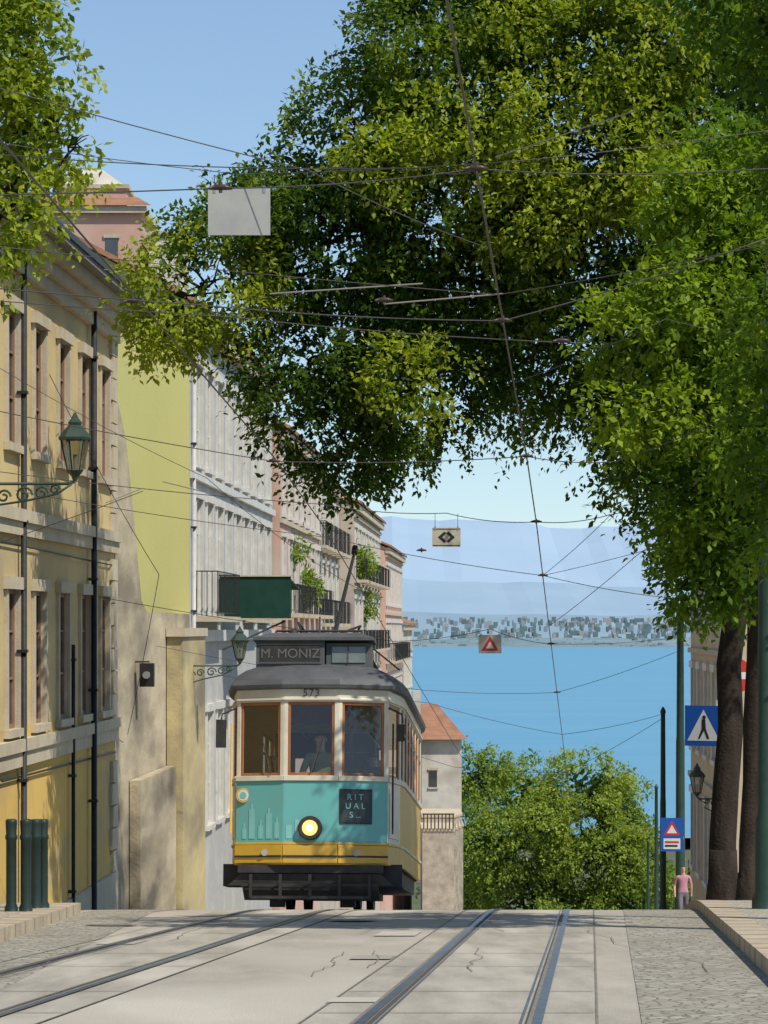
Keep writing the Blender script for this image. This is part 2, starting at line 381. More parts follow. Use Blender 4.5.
limb(mb,(-.8,51,6.2),(-3.2,49.8,5.5),.035,.012,8,.15); limb(mb,(2.2,52,5.9),(.2,51.6,4.6),.05,.03,9,.15); limb(mb,(.2,51.6,4.6),(-1.2,50.2,3.7),.03,.012,10,.1)
limb(mb,(4.6,50,7.9),(2.8,50.5,9.5),.05,.025,11,.2); limb(mb,(4.6,50,7.9),(5.5,50.5,11.5),.05,.03,12,.2); limb(mb,j2,(7.5,52,8),.1,.04,13,.2)
limb(mb,(5.0,48.0,5.6),(4.1,47.9,7.6),.05,.02,21,.12);limb(mb,(4.6,48.0,6.5),(4.9,47.9,8.4),.03,.012,22,.1)
rg=random.Random(5)
for lb in lob:
    for k in range(6):
        c=Vector(lb[:3]); e=c+Vector((rg.uniform(-1,1)*lb[3],rg.uniform(-1,1)*lb[4],rg.uniform(-.5,1)*lb[5]))*.85
        limb(mb,c,e,.025,.007,rg.randint(0,9999),.10,5)
mb.obj('trunk_and_limbs',T1)
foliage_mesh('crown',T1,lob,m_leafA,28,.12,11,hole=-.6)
T2=empty('avenue_tree',(0,0,0))
lob2=[(3.5,38,3.75,.85,1.1,.8,.8),(4.3,38.5,4.3,1.1,1.4,1.0,.65),(3.2,37.5,2.95,.55,.8,.5,.85),(4.4,38,2.6,1.0,1.3,.95,.55),(3.9,38,1.75,.65,1.0,.65,.45),
 (4.5,38.3,1.1,.7,1.1,.7,.4),(4.0,38,.55,.35,.6,.35,.4),(3.35,39,1.9,.4,.6,.4,.3),(5.6,39,3.6,1.4,1.6,1.6,.45),(5.4,39.5,5.8,1.5,1.8,1.3,.5),(4.2,39,5.5,.8,1.2,.7,.75),(6.4,40,5,1.6,1.8,1.6,.4),(4.9,38,1.4,.6,.8,.9,.35)]
mb=MB(); zb=zr(40)+.1
limb(mb,(4.84,40,zb),(4.95,39.8,1.2),.115,.10,31,.02,6); mb.lathe((4.84,40,zb),[(.19,-.15),(.15,.1),(.12,.4)],m_bark,12)
for k,lb in enumerate(lob2):
    limb(mb,(4.95,39.8,1.0+.05*k),lb[:3],.06,.02,40+k,.12,6)
    for q in range(3):
        c=Vector(lb[:3]); e=c+Vector((rg.uniform(-1,1)*lb[3],rg.uniform(-1,1)*lb[4],rg.uniform(-.5,1)*lb[5]))*.9
        limb(mb,c,e,.018,.006,rg.randint(0,9999),.08,4)
mb.obj('trunk_and_limbs',T2)
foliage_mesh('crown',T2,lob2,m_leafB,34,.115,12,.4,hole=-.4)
T3=empty('avenue_tree',(0,0,0))
lob3=[(3.75,28,5.75,.75,1.0,.5,.4),(3.3,28,6.1,.65,1.0,.35,.35),(3.6,27.5,5.0,.3,.6,.35,.4),(4.6,28.5,5.2,1.1,1.4,1.1,.35),(4.6,29,6.9,1.5,1.6,1.0,.45),(5.6,29,5.8,1.4,1.5,1.4,.4),(3.8,28,4.2,.22,.5,.4,.45),
 (4.35,32.5,3.2,.6,.8,.7,.5),(4.35,32.6,2.1,.55,.7,.7,.5),(4.45,32.6,1.25,.45,.6,.5,.45)]
mb=MB(); zb=zr(29.5)+.1
limb(mb,(5.15,29.5,zb),(5.3,29.3,3.2),.2,.15,61,.05,6); mb.lathe((5.15,29.5,zb),[(.36,-.15),(.26,.1),(.21,.4)],m_bark,12)
for k,lb in enumerate(lob3): limb(mb,(5.3,29.3,3.0 if lb[2]>3 else 1.8),lb[:3],.08 if lb[2]>3 else .05,.02,70+k,.10,6)
mb.obj('trunk_and_limbs',T3)
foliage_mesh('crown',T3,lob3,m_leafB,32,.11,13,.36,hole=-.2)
T4=empty('street_tree',(0,0,0))
lob4=[(-3.6,30,5.75,.58,.8,.45,.75),(-3.35,30,4.9,.42,.6,.36,.85),(-3.15,30,4.75,.26,.5,.22,.85),(-3.75,30,4.2,.36,.6,.4,.8),(-4.2,30,5.2,.8,1,.8,.65),(-3.75,30,6.5,.38,.7,.5,.65),(-4.8,30.5,6.4,1.2,1.2,1.1,.5),(-5.6,30.5,5.2,1.2,1.3,1.1,.5),(-3.75,30,3.65,.18,.4,.2,.7)]
mb=MB(); zb=zr(30)+.1
limb(mb,(-5.2,30,zb),(-5.0,30.1,3.2),.19,.13,81,.05,6); mb.lathe((-5.2,30,zb),[(.36,-.15),(.26,.1),(.2,.4)],m_bark,12)
for k,lb in enumerate(lob4):
    limb(mb,(-5,30.1,3.0),lb[:3],.05,.015,90+k,.12,6)
    for q in range(3):
        c=Vector(lb[:3]); e=c+Vector((rg.uniform(-1,1)*lb[3],rg.uniform(-1,1)*lb[4],rg.uniform(-.5,1)*lb[5]))*.9
        limb(mb,c,e,.012,.005,rg.randint(0,9999),.06,4)
mb.obj('trunk_and_limbs',T4)
foliage_mesh('crown',T4,lob4,m_leafA,40,.095,14,.34,hole=-.3,fk=.8)
T5=empty('distant_trees',(0,0,0)); rg=random.Random(9)
lob5=[(8.5,262,-13,2.6,3,2.4,.6),(12,268,-14.9,2.8,4,2.6,.55),(17.5,258,-13.5,3.3,4,2.8,.8),(14,256,-17,3.4,4,3.0,.75),(20.7,260,-16,2.8,3.6,2.6,.6),(9,256,-18.5,3.2,4,3.6,.6),
 (18.5,256,-19,3.8,4,3.6,.7),(22.5,258,-20.5,2.6,3,3,.5),(7.5,262,-23,3,4,4,.5),(13,256,-22.5,4.2,4,4,.55),(19,256,-24,4.3,4,4,.5),(27,280,-25.5,3,4,2.6,.45),(30.5,285,-27,3.4,4,2.6,.4)]
mb=MB()
for x,y in ((8.5,262),(13,259),(18.5,258),(22.5,260),(28,282)):
    zz=zr(y); limb(mb,(x,y,zz-.2),(x+.4,y,zz+4),.4,.25,int(x*10),.1,5)
    for k in range(5): limb(mb,(x+.4,y,zz+3+.4*k),(x+rg.uniform(-3,3),y+rg.uniform(-2,2),zz+7+rg.uniform(0,3)),.2,.05,int(x*100)+k,.4,5)
mb.obj('trunks_and_limbs',T5)
foliage_mesh('crowns',T5,lob5,m_leafC,5,.36,15,1.2,14,hole=-.1)
# ------------------------------------------------------------------ buildings
ROT=(0,0,-math.atan(.042))
m_glassd=M('window_glass_dark',(.03,.035,.035),.08,(.07,.07,.065),.7,spec=.8)
m_frame=M('window_frame_white',(.62,.60,.54),.5,(.5,.48,.43),3)
m_framebr=M('window_frame_brown',(.30,.18,.12),.5,(.20,.12,.08),3)
m_stone=M('limestone_trim',(.52,.455,.33),.8,(.41,.35,.25),1.5,.2,20)
m_b1=M('ochre_cream_render',(.60,.465,.225),.85,(.50,.385,.18),.9,.15,25,c3=(.40,.315,.175),s3=1.0,stretch=(1,.25,.6))
m_b1low=M('ochre_render',(.64,.43,.12),.85,(.54,.37,.11),.9,.15,25,c3=(.40,.32,.18),s3=.9,stretch=(1,.25,.6))
m_lime=M('lime_yellow_render',(.64,.60,.22),.85,(.57,.53,.195),.4,.1,12,c3=(.50,.465,.20),s3=.25,stretch=(1,1,.3))
m_old=M('stained_old_wall',(.54,.46,.31),.9,(.30,.25,.17),1.3,.4,14,c3=(.12,.10,.075),s3=.75,stretch=(1,.22,.8),lo=.35,hi=.65)
m_oldy=M('stained_yellow_wall',(.54,.45,.23),.9,(.38,.31,.17),1.1,.3,14,c3=(.20,.17,.12),s3=.8,stretch=(1,.25,.8))
m_eave=M('eave_grey',(.16,.15,.14),.8,(.24,.22,.2),2)
m_iron=M('wrought_iron',(.015,.017,.018),.5,(.03,.03,.03),9)
m_green=M('pole_green_paint',(.018,.045,.032),.45,(.03,.06,.042),5,.1,40)
def tile_mat():
    m=M('clay_roof_tiles',(.42,.21,.12),.85,(.30,.15,.09),1.2)
    nt=m.node_tree;N=nt.nodes;L=nt.links
    tc=N.new('ShaderNodeTexCoord'); w=N.new('ShaderNodeTexWave'); w.bands_direction='Y'; w.inputs['Scale'].default_value=1.6; w.inputs['Distortion'].default_value=.4
    L.new(tc.outputs['Object'],w.inputs[0]); bp=N.new('ShaderNodeBump'); bp.inputs['Strength'].default_value=.9; bp.inputs['Distance'].default_value=.1
    L.new(w.outputs[1],bp.inputs['Height']); L.new(bp.outputs[0],N['Principled BSDF'].inputs['Normal']); return m
m_tile=tile_mat()
def facade(mb,y0,y1,z0,z1,cols,rows,wall,trim,frame,glass,x=0,depth=.22,proud=.06,side=1,bands=None):
    yb=[y0]; 
    for a,b in cols: yb+=[a,b]
    yb.append(y1)
    zb=[z0]
    for a,b in rows: zb+=[a,b]
    zb.append(z1)
    for i in range(len(yb)-1):
        for j in range(len(zb)-1):
            a,b,c,d=yb[i],yb[i+1],zb[j],zb[j+1]
            if b-a<1e-4 or d-c<1e-4: continue
            w=wall
            if bands:
                for (bz0,bz1,bm) in bands:
                    if (c+d)/2>bz0 and (c+d)/2<bz1: w=bm
            if i%2==1 and j%2==1:
                X=x-side*depth
                mb.poly([(x,a,c),(X,a,c),(X,a,d),(x,a,d)],trim); mb.poly([(x,b,c),(X,b,c),(X,b,d),(x,b,d)],trim)
                mb.poly([(x,a,c),(x,b,c),(X,b,c),(X,a,c)],trim); mb.poly([(x,a,d),(x,b,d),(X,b,d),(X,a,d)],trim)
                mb.poly([(X,a,c),(X,b,c),(X,b,d),(X,a,d)],glass)
                f=.07; xa,xb=sorted((X+side*.005,X+side*.05))
                mb.box(xa,xb,a,a+f,c,d,frame); mb.box(xa,xb,b-f,b,c,d,frame)
                mb.box(xa,xb,a+f,b-f,c,c+f,frame); mb.box(xa,xb,a+f,b-f,d-f,d,frame)
                m_=(a+b)/2; mb.box(xa,xb,m_-.04,m_+.04,c+f,d-f,frame)
                for q in (.36,.7): mb.box(xa+.004*side,xb-.012,a+f,m_-.04,c+(d-c)*q-.02,c+(d-c)*q+.02,frame); mb.box(xa+.004*side,xb-.012,m_+.04,b-f,c+(d-c)*q-.02,c+(d-c)*q+.02,frame)
                s_=.14; xa,xb=sorted((x+side*.002,x+side*proud))
                mb.box(xa,xb,a-s_,a-.001,c,d,trim); mb.box(xa,xb,b+.001,b+s_,c,d,trim)
                xc,xd=sorted((x+side*.002,x+side*(proud+.05)))
                mb.box(xc,xd,a-s_-.06,b+s_+.06,d+.001,d+.2,trim)
                mb.box(xc,xd,a-s_-.06,b+s_+.06,c-.13,c-.001,trim)
            else:
                mb.poly([(x,a,c),(x,b,c),(x,b,d),(x,a,d)],w)
def balcony(mb,y0,y1,z,proj=.75,x=0,h=1.0):
    mb.box(x+.003,x+proj,y0,y1,z-.14,z,m_stone)
    for zz in (z+h,z+.1): mb.box(x+proj-.06,x+proj-.02,y0,y1,zz-.03,zz,m_iron)
    for yy in (y0+.02,y1-.04):
        mb.box(x+.01,x+proj-.06,yy,yy+.03,z+h-.03,z+h,m_iron)
        for k in range(5): mb.box(x+.08+k*.13,x+.10+k*.13,yy,yy+.02,z,z+h-.03,m_iron)
    n=int((y1-y0)/.3)
    for k in range(n+1):
        y=y0+(y1-y0-.02)*k/n; mb.box(x+proj-.045,x+proj-.03,y,y+.015,z,z+h-.04,m_iron)
def pipe(mb,y,z0,z1,x=.1,r=.055,mat=None):
    mb.tube([(x,y,z0),(x,y,z1)],r,mat or m_iron,8)
    z=z0+1
    while z<z1: mb.box(x-.1,x+r+.015,y-.08,y+.08,z,z+.05,m_iron); z+=2.1
B1=empty('ochre_townhouse',(-8,0,0),ROT)
mb=MB(); cols=[]; y=34.0
while y<60: 
    if y+1.15<60.2: cols.append((y,y+1.15))
    y+=2.72
facade(mb,30,60.7,-8,6.55,cols,[(-1.62,.62),(2.95,5.1)],m_b1,m_stone,m_framebr,m_glassd,bands=[(-8,-1.62,m_b1low)],depth=.09)
mb.obj('walls',B1)
mb=MB()
mb.box(-10,0,30,30.3,-6,6.5,m_b1); mb.box(-10,-.001,60.4,60.7,-8,6.5,m_b1)
mb.box(-10,-9.7,30.3,60.4,-8,6.5,m_b1)
mb.box(.003,.14,30,60.75,-2.0,-1.80,m_stone); mb.box(.003,.09,30,60.75,-2.25,-2.0,m_stone)
mb.box(.003,.16,30,60.75,1.72,1.92,m_stone); mb.box(.003,.10,30,60.75,1.5,1.72,m_stone)
mb.box(.003,.12,30,60.75,5.75,6.0,m_stone); mb.box(.003,.26,30,60.8,6.0,6.22,m_stone); mb.box(.003,.42,30,60.85,6.22,6.42,m_stone)
mb.box(.003,.08,30,60.72,-8,-4.9,m_stone)
z=-4.9; k=0
while z<5.7:
    if not(-2.3<z+.5<-1.75 or 1.4<z+.2<1.95): mb.box(.003,.07,60.05-(.15 if k%2 else 0),60.73,z+.01,z+.43,m_stone)
    z+=.45;k+=1
mb.obj('cornices',B1)
mb=MB()
mb.box(-.3,.62,30,60.95,6.42,6.52,m_eave)
mb.box(.5,.66,29.9,61,6.521,6.63,m_iron)
for (a,b_) in (((.55,6.66),(-5,8.2)),((-5,8.2),(-10.4,6.6))):
    mb.hexa([(a[0],29.8,a[1]-.1),(b_[0],29.8,b_[1]-.1),(b_[0],61,b_[1]-.1),(a[0],61,a[1]-.1),(a[0],29.8,a[1]),(b_[0],29.8,b_[1]),(b_[0],61,b_[1]),(a[0],61,a[1])],m_tile)
mb.poly([(0,60.7,6.5),(-10,60.7,6.5),(-5,60.7,8.05)],m_b1)
mb.obj('roof',B1)
mb=MB()
pipe(mb,48.8,-5.6,6.3,.1,.05); pipe(mb,56.9,-6.4,6.3,.12,.055)
pipe(mb,54.4,-5.8,-.3,.09,.035)
mb.tube([(.1,48.8,6.25),(.35,48.8,6.45)],.055,m_iron); mb.tube([(.1,56.9,6.25),(.35,56.9,6.45)],.055,m_iron)
mb.tube([(.05,47,1.35),(.05,60.5,1.25)],.015,m_iron,5); mb.tube([(.05,47,-2.4),(.05,60.5,-2.5)],.02,m_iron,5)
mb.obj('downpipes',B1)
W1=empty('garden_wall',(-8,0,0),ROT)
mb=MB()
P=[(60.75,-9),(75,-9),(75,.35),(66.2,.35),(65.2,.6),(64.0,2.2),(62.6,3.9),(60.75,4.9)]
for X in (0,-.4): mb.poly([(X,a,b) for a,b in P],m_old)
for i in range(len(P)):
    a,b=P[i],P[(i+1)%len(P)]; mb.poly([(0,a[0],a[1]),(0,b[0],b[1]),(-.4,b[0],b[1]),(-.4,a[0],a[1])],m_stone)
mb.box(.02,.4,69.8,74.9,-9,-.2,m_oldy); mb.box(.015,.46,69.7,74.95,-.199,0.0,m_stone)
mb.box(.02,.25,63,69.7,-9,-3.2,m_old)
mb.obj('wall',W1)
m_b2=M('pale_tiled_facade',(.45,.445,.42),.7,(.36,.355,.34),5,.15,30,c3=(.50,.485,.44),s3=.8)
m_green_aw=M('green_canvas',(.012,.045,.032),.85,(.018,.055,.04),3,spec=.1)
B2=empty('yellow_gabled_house',(-8,0,0),ROT)
mb=MB(); cols=[(76.2+i*2.75,77.6+i*2.75) for i in range(9)]
facade(mb,75,101,-14,8.0,cols,[(-5.2,-2.2),(.4,3.3),(4.2,6.7)],m_b2,m_frame,m_frame,m_glassd,depth=.09)
mb.box(-10,-.002,75-.002,75.3,-14,7.9,m_lime)
mb.hexa([(0,74.998,7.9),(-10,74.998,7.9),(-10,75.3,7.9),(0,75.3,7.9),(0,74.998,8.15),(-5,74.998,10.75),(-5,75.3,10.75),(0,75.3,8.15)],m_lime)
mb.poly([(-10,74.998,7.9),(-5,74.998,10.75),(-5,75.3,10.75),(-10,75.3,7.9)],m_lime); mb.poly([(-10,74.997,7.9),(-5,74.997,7.9),(-5,74.997,10.75)],m_lime)
mb.box(-10,-.001,100.7,101,-14,8,m_b2)
mb.box(.003,.3,74.9,101.1,7.6,7.95,m_stone); mb.box(.003,.12,75,101,3.75,3.95,m_frame); mb.box(.003,.15,75,101,-.35,-.05,m_frame)
mb.obj('walls',B2)
mb=MB()
mb.hexa([(.4,74.8,7.97),(-5,74.8,10.8),(-5,101.2,10.8),(.4,101.2,7.97),(.4,74.8,8.1),(-5,74.8,10.95),(-5,101.2,10.95),(.4,101.2,8.1)],m_tile)
mb.hexa([(-5.01,74.8,10.8),(-10.4,74.8,7.9),(-10.4,101.2,7.9),(-5.01,101.2,10.8),(-5.01,74.8,10.95),(-10.4,74.8,8.05),(-10.4,101.2,8.05),(-5.01,101.2,10.95)],m_tile)
mb.obj('roof',B2)
mb=MB(); balcony(mb,75.8,82,.3,.65,0,1.15); 
for a in range(90,100,5): balcony(mb,a,a+3.6,.3,.5)
pipe(mb,75.3,-9,7.6,.08,.045,m_b2); mb.obj('balconies',B2)
A=empty('green_awning',(-8,0,0),ROT); mb=MB()
mb.box(.02,1.95,82.9,83.02,.27,1.42,m_green_aw)
mb.box(.01,2.0,82.86,83.06,1.42,1.46,m_stone); mb.box(.01,2.0,82.86,83.06,.22,.265,m_stone)
mb.hexa([(.02,83.03,1.38),(1.9,83.03,1.38),(1.9,87,1.1),(.02,87,1.1),(.02,83.03,1.41),(1.9,83.03,1.41),(1.9,87,1.14),(.02,87,1.14)],m_green_aw)
mb.tube([(.05,83.0,-.6),(1.8,83.0,.2)],.03,m_iron,6); mb.obj('canvas',A)
def row_house(name,y0,y1,zt,zbm,wall,bays,rows,balrows,trim=m_frame,x=0,gable=None,org=-8,side=1):
    E=empty(name,(org,0,0),ROT); mb=MB(); w=(y1-y0)/bays; cols=[(y0+w*i+w*.3,y0+w*i+w*.7) for i in range(bays)]
    facade(mb,y0,y1,zbm,zt,cols,rows,wall,trim,m_frame,m_glassd,x=x,side=side,depth=.09)
    g=gable or wall
    xa,xb=sorted((x-side*9,x-side*.002))
    mb.box(xa,xb,y0,y0+.3,zbm,zt,g); mb.box(xa,xb,y1-.3,y1,zbm,zt,g); 
    xa,xb=sorted((x+side*.003,x+side*.25)); mb.box(xa,xb,y0-.05,y1+.05,zt-.35,zt-.02,m_stone)
    for za,zb_ in rows: 
        xa,xb=sorted((x+side*.003,x+side*.1)); mb.box(xa,xb,y0,y1,zb_+.45,zb_+.6,m_stone)
    mb.obj('walls',E)
    mb=MB()
    if side>0:
        for bz in balrows:
            for a,b in cols: balcony(mb,a-.35,b+.35,bz,.6,x)
        mb.obj('balconies',E)
    mb=MB()
    e=x+side*.35; r=x-side*4.5; f=x-side*9.3
    mb.hexa([(e,y0-.15,zt),(r,y0-.15,zt+2),(r,y1+.15,zt+2),(e,y1+.15,zt),(e,y0-.15,zt+.12),(r,y0-.15,zt+2.12),(r,y1+.15,zt+2.12),(e,y1+.15,zt+.12)],m_tile)
    mb.hexa([(r,y0-.15,zt+1.99),(f,y0-.15,zt),(f,y1+.15,zt),(r,y1+.15,zt+1.99),(r,y0-.15,zt+2.11),(f,y0-.15,zt+.12),(f,y1+.15,zt+.12),(r,y1+.15,zt+2.11)],m_tile)
    mb.poly([(x,y0,zt),(x-side*9,y0,zt),(r,y0,zt+1.98)],g)
    mb.box(r-.5,r+.5,y0+4,y0+5,zt+1,zt+3,g)
    mb.obj('roof',E)
    return E
m_pink=M('pink_render',(.54,.34,.26),.85,(.45,.29,.23),.7,.1,10,c3=(.50,.41,.33),s3=.5)
m_pale=M('pale_render',(.50,.43,.35),.85,(.40,.345,.28),.6,.1,10,c3=(.30,.26,.22),s3=.5)
m_sal=M('salmon_render',(.60,.39,.31),.85,(.54,.36,.29),.6)
m_white=M('white_render',(.62,.57,.48),.85,(.50,.455,.38),.6,c3=(.40,.35,.28),s3=.5)
row_house('pink_row_house',101.1,122,6.7,-18,m_pink,7,[(-3.5,-1.2),(.6,3.1),(3.9,5.9)],[.5],x=.25)
row_house('pale_row_house',122.1,142,6.4,-20,m_pale,6,[(-4,-1.2),(.3,2.8),(3.5,5.5)],[.2,3.4],x=-.1)
row_house('grey_row_house',142.1,171,5.9,-24,m_pale,8,[(-5,-2.5),(-1,1.4),(2.4,4.8)],[-1.1,2.3],x=.6)
row_house('salmon_row_house',171.1,197,4.6,-27,m_sal,8,[(-5,-3),(-1.8,.3),(1.4,3.6)],[-1.9],x=.9)
row_house('white_row_house',197.1,214,.2,-30,m_white,5,[(-9,-7),(-4,-2)],[],x=1.0)
pl=empty('balcony_plants'); 
foliage_mesh('leaves',pl,[(-3.0,112,1.6,.5,1.2,.5,.5),(-1.3,145,3.2,.5,1.5,.7,.55),(-.9,152,1.2,.5,1.2,.5,.5),(-3.3,107,2.9,.3,.8,.3,.4)],m_leafC,22,.2,77,.4,10,fill=False)
E=empty('rooftop_pink_house',(-10.5,110,0)); mb=MB()
mb.box(-2.2,1.6,0,6,6,15.2,m_pink); mb.box(-2.4,1.8,-.2,6.2,15.2,15.45,m_stone)
mb.box(-1.5,1.0,.6,4,15.45,16.2,m_pink); mb.box(-1.6,1.1,.5,4.1,16.2,16.35,m_stone); mb.box(1.9,3,0,5,6,14.4,m_white); mb.box(1.8,3.1,-.1,5.1,14.4,14.55,m_stone)
mb.hexa([(-1.4,.7,16.35),(.9,.7,16.35),(.9,3.9,16.35),(-1.4,3.9,16.35),(-1.0,1.1,16.95),(.1,1.1,16.95),(.1,3.5,16.95),(-1.0,3.5,16.95)],m_white)
mb.poly([(-2.6,-.3,15.46),(2,-.3,15.46),(1.4,.7,15.9),(-2,.7,15.9)],m_tile)
mb.box(.3,.75,-.03,-.003,13.2,14.3,m_glassd); mb.box(.22,.83,-.06,-.031,14.3,14.42,m_stone)
mb.obj('walls',E)
row_house('beige_corner_building',77,93,5,-16,M('beige_render',(.55,.46,.31),.85,(.47,.39,.27),.6,.1,10),5,[(-7.2,-5.0),(-3.6,-1.2),(.2,2.6)],[],side=-1,org=5.6,x=0)
E=empty('white_tiled_house',(0,0,0)); mb=MB()
mb.box(2.9,6.0,232,240,-32,-8.6,m_white)
mb.box(3.5,4.1,231.93,231.998,-12.3,-11.0,m_glassd); mb.box(3.4,4.2,231.9,231.928,-11.0,-10.8,m_stone); mb.box(3.4,4.2,231.9,231.99,-12.45,-12.3,m_stone)
mb.hexa([(2.6,231.4,-8.6),(6.4,231.4,-8.6),(6.4,241,-8.6),(2.6,241,-8.6),(2.9,236,-6.0),(4.2,236,-6.0),(4.2,237,-6.0),(2.9,237,-6.0)],m_tile)
mb.box(2.2,2.8,230,231,-10,-4.8,m_white)
mb.obj('walls',E)
E=empty('stone_retaining_wall',(0,0,0)); mb=MB()
m_blk=M('old_stone_blocks',(.46,.41,.33),.9,(.27,.24,.19),1.6,.5,8)
for i in range(7):
    y=180+i*6; a_=2.3+.08*i; b_=4.2+.25*i; zt_=-12.2-i*.35+(.8 if i%2 else 0)
    mb.box(a_,b_,y,y+5.9,-34,zt_,m_blk); mb.box(a_-.05,b_+.05,y-.05,y+5.95,zt_+.001,zt_+.15,m_stone)
for q in range(9): mb.box(2.35+.22*q,2.42+.22*q,179.85,179.93,-12.05,-11.2,m_iron)
mb.box(2.3,4.2,179.84,179.94,-11.2,-11.12,m_iron)
mb.obj('wall',E)
# ------------------------------------------------------------------ tram
TR=empty('tram',(-1.0,40.3,zr(43)+.115*2.7+.014),(-math.atan(.115),0,-math.atan(.055)))
def paint(n,c,c2,r=.35): return M(n,c,r,c2,3,0,spec=.4)
t_teal=paint('tram_teal_paint',(.12,.39,.365),(.14,.36,.335))
t_yel=paint('tram_yellow_paint',(.58,.35,.035),(.48,.29,.045))
t_cream=paint('tram_cream_paint',(.66,.60,.47),(.54,.49,.38))
t_roof=M('tram_roof_grey',(.065,.07,.075),.6,(.10,.10,.105),3,.1,20)
t_blk=M('tram_black',(.02,.02,.02),.6,(.045,.04,.035),5)
t_wood=M('tram_varnished_wood',(.36,.14,.055),.4,(.26,.10,.04),4,stretch=(1,1,.2))
t_glass=glass_mat('tram_glass',(.90,.91,.88))
t_gl2=M('tram_sign_glass',(.12,.15,.13),.1,(.18,.20,.18),6,spec=.7)
R_=[(.37,0),(1.03,.22),(1.16,1.05),(1.19,1.5),(1.19,6.9),(1.16,7.35),(1.03,8.18),(.37,8.4)]
plan=R_+[(-x,y) for x,y in reversed(R_)]
n=len(plan)
Z0,Z1,Z2,Z3,Z4=.58,.87,1.71,1.78,2.78; Z5=2.97
mb=MB()
for i in range(n):
    p0,p1=plan[i],plan[(i+1)%n]
    front=(i in(n-1,0,n-2)) or i in (7,6,8)
    door=i in (1,5,9,13)
    sideseg=i in (2,3,4,10,11,12)
    mb.edge(p0,p1,-.05,.0,Z0,Z1,t_yel); 
    mb.edge(p0,p1,-.05,.0,Z1,Z2,t_teal if front else (t_cream if door else t_yel))
    mb.edge(p0,p1,-.05,.025,Z2,Z3,t_cream)
    mb.edge(p0,p1,-.05,.0,Z4,Z5,t_cream)
    mb.edge(p0,p1,-.05,.03,Z4-.0+.02,Z4+.05,t_cream)
    mb.edge(p0,p1,.001,.018,Z1-.025,Z1+.012,t_cream if sideseg else t_yel)
    if front:
        mb.edge(p0,p1,.002,.035,Z0+.02,Z1-.03,t_yel); mb.edge(p0,p1,.036,.05,Z0+.10,Z0+.125,t_blk)
    L_=math.dist(p0,p1)
    k=6 if L_>3 else 1
    for q in range(k):
        a0,b0=q/k,(q+1)/k
        pw=(.055/L_) if L_>.5 else .07/L_
        if k>1: pw=.05/L_
        mb.edge(p0,p1,-.05,.0,Z3,Z4,t_cream,a=a0,b=a0+pw); mb.edge(p0,p1,-.05,.0,Z3,Z4,t_cream,a=b0-pw,b=b0)
        fw=.035/L_
        mt=t_wood
        if b0-a0-2*pw-2*fw>.05:
            mb.edge(p0,p1,-.045,-.012,Z3+.001,Z4-.001,mt,a=a0+pw+.0005,b=a0+pw+fw); mb.edge(p0,p1,-.045,-.012,Z3+.001,Z4-.001,mt,a=b0-pw-fw,b=b0-pw-.0005)
            mb.edge(p0,p1,-.045,-.012,Z3+.001,Z3+.04,mt,a=a0+pw+fw+.0005,b=b0-pw-fw-.0005); mb.edge(p0,p1,-.045,-.012,Z4-.04,Z4-.001,mt,a=a0+pw+fw+.0005,b=b0-pw-fw-.0005)
            if k>1: mb.edge(p0,p1,-.04,-.015,Z4-.32,Z4-.29,mt,a=a0+pw+fw+.0005,b=b0-pw-fw-.0005)
for i in (1,13):
    p0,p1=plan[i],plan[(i+1)%n]
    mb.edge(p0,p1,.002,.012,.95,1.66,t_cream,a=.12,b=.88)
mb.obj('body',TR,bevel=.006)
mb=MB()
for i in range(n):
    p0,p1=plan[i],plan[(i+1)%n]
    mb.edge(p0,p1,-.032,-.028,Z3+.005,Z4-.005,t_glass,a=.02,b=.98)
mb.obj('windows',TR)
def ring(s,z): 
    return [(x*s,4.2+(y-4.2)*(1-(1-s)*.30),z) for x,y in plan]
prof=[(1.0,2.95),(1.055,2.965),(1.065,3.01),(1.045,3.08),(.99,3.16),(.90,3.235),(.78,3.295),(.62,3.335),(.4,3.36)]
mb=MB(); k=mb.mi(t_roof)
for s_,z in prof: mb.v+=ring(s_,z)
for j in range(len(prof)-1):
    for i in range(n):
        A_=j*n+i;B_=j*n+(i+1)%n; mb.f.append((A_,B_,B_+n,A_+n)); mb.m.append(k); mb.sm.append(j>2)
mb.f.append(tuple((len(prof)-1)*n+i for i in range(n))); mb.m.append(k); mb.sm.append(False)
mb.f.append(tuple(i for i in reversed(range(n)))); mb.m.append(mb.mi(t_cream)); mb.sm.append(False)
mb.box(-.66,.66,1.3,7.2,3.30,3.56,t_roof)
mb.hexa([(-.72,1.15,3.56),(.72,1.15,3.56),(.72,7.35,3.56),(-.72,7.35,3.56),(-.5,1.4,3.68),(.5,1.4,3.68),(.5,7.1,3.68),(-.5,7.1,3.68)],t_roof)
for yy in range(6):
    for sx in (-1,1):
        xa,xb=sorted((sx*.662,sx*.672)); mb.box(xa,xb,1.5+yy*.95,2.2+yy*.95,3.37,3.50,t_gl2)
mb.box(-.80,.14,.42,.95,3.27,3.66,t_roof); mb.box(.16,.78,.48,.95,3.27,3.63,t_roof)
mb.box(-.84,.82,.36,1.0,3.66,3.70,t_roof)
mb.hexa([(-.84,.36,3.70),(.82,.36,3.70),(.82,1.1,3.70),(-.84,1.1,3.70),(-.6,.55,3.78),(.6,.55,3.78),(.6,1.1,3.78),(-.6,1.1,3.78)],t_roof)
mb.box(-.74,.08,.405,.417,3.36,3.60,t_blk); mb.box(.24,.70,.465,.477,3.36,3.58,t_gl2)
mb.box(.45,.47,.455,.464,3.36,3.58,t_roof)
mb.box(-.77,.11,.395,.404,3.60,3.62,t_roof); mb.box(-.77,.11,.395,.404,3.34,3.36,t_roof)
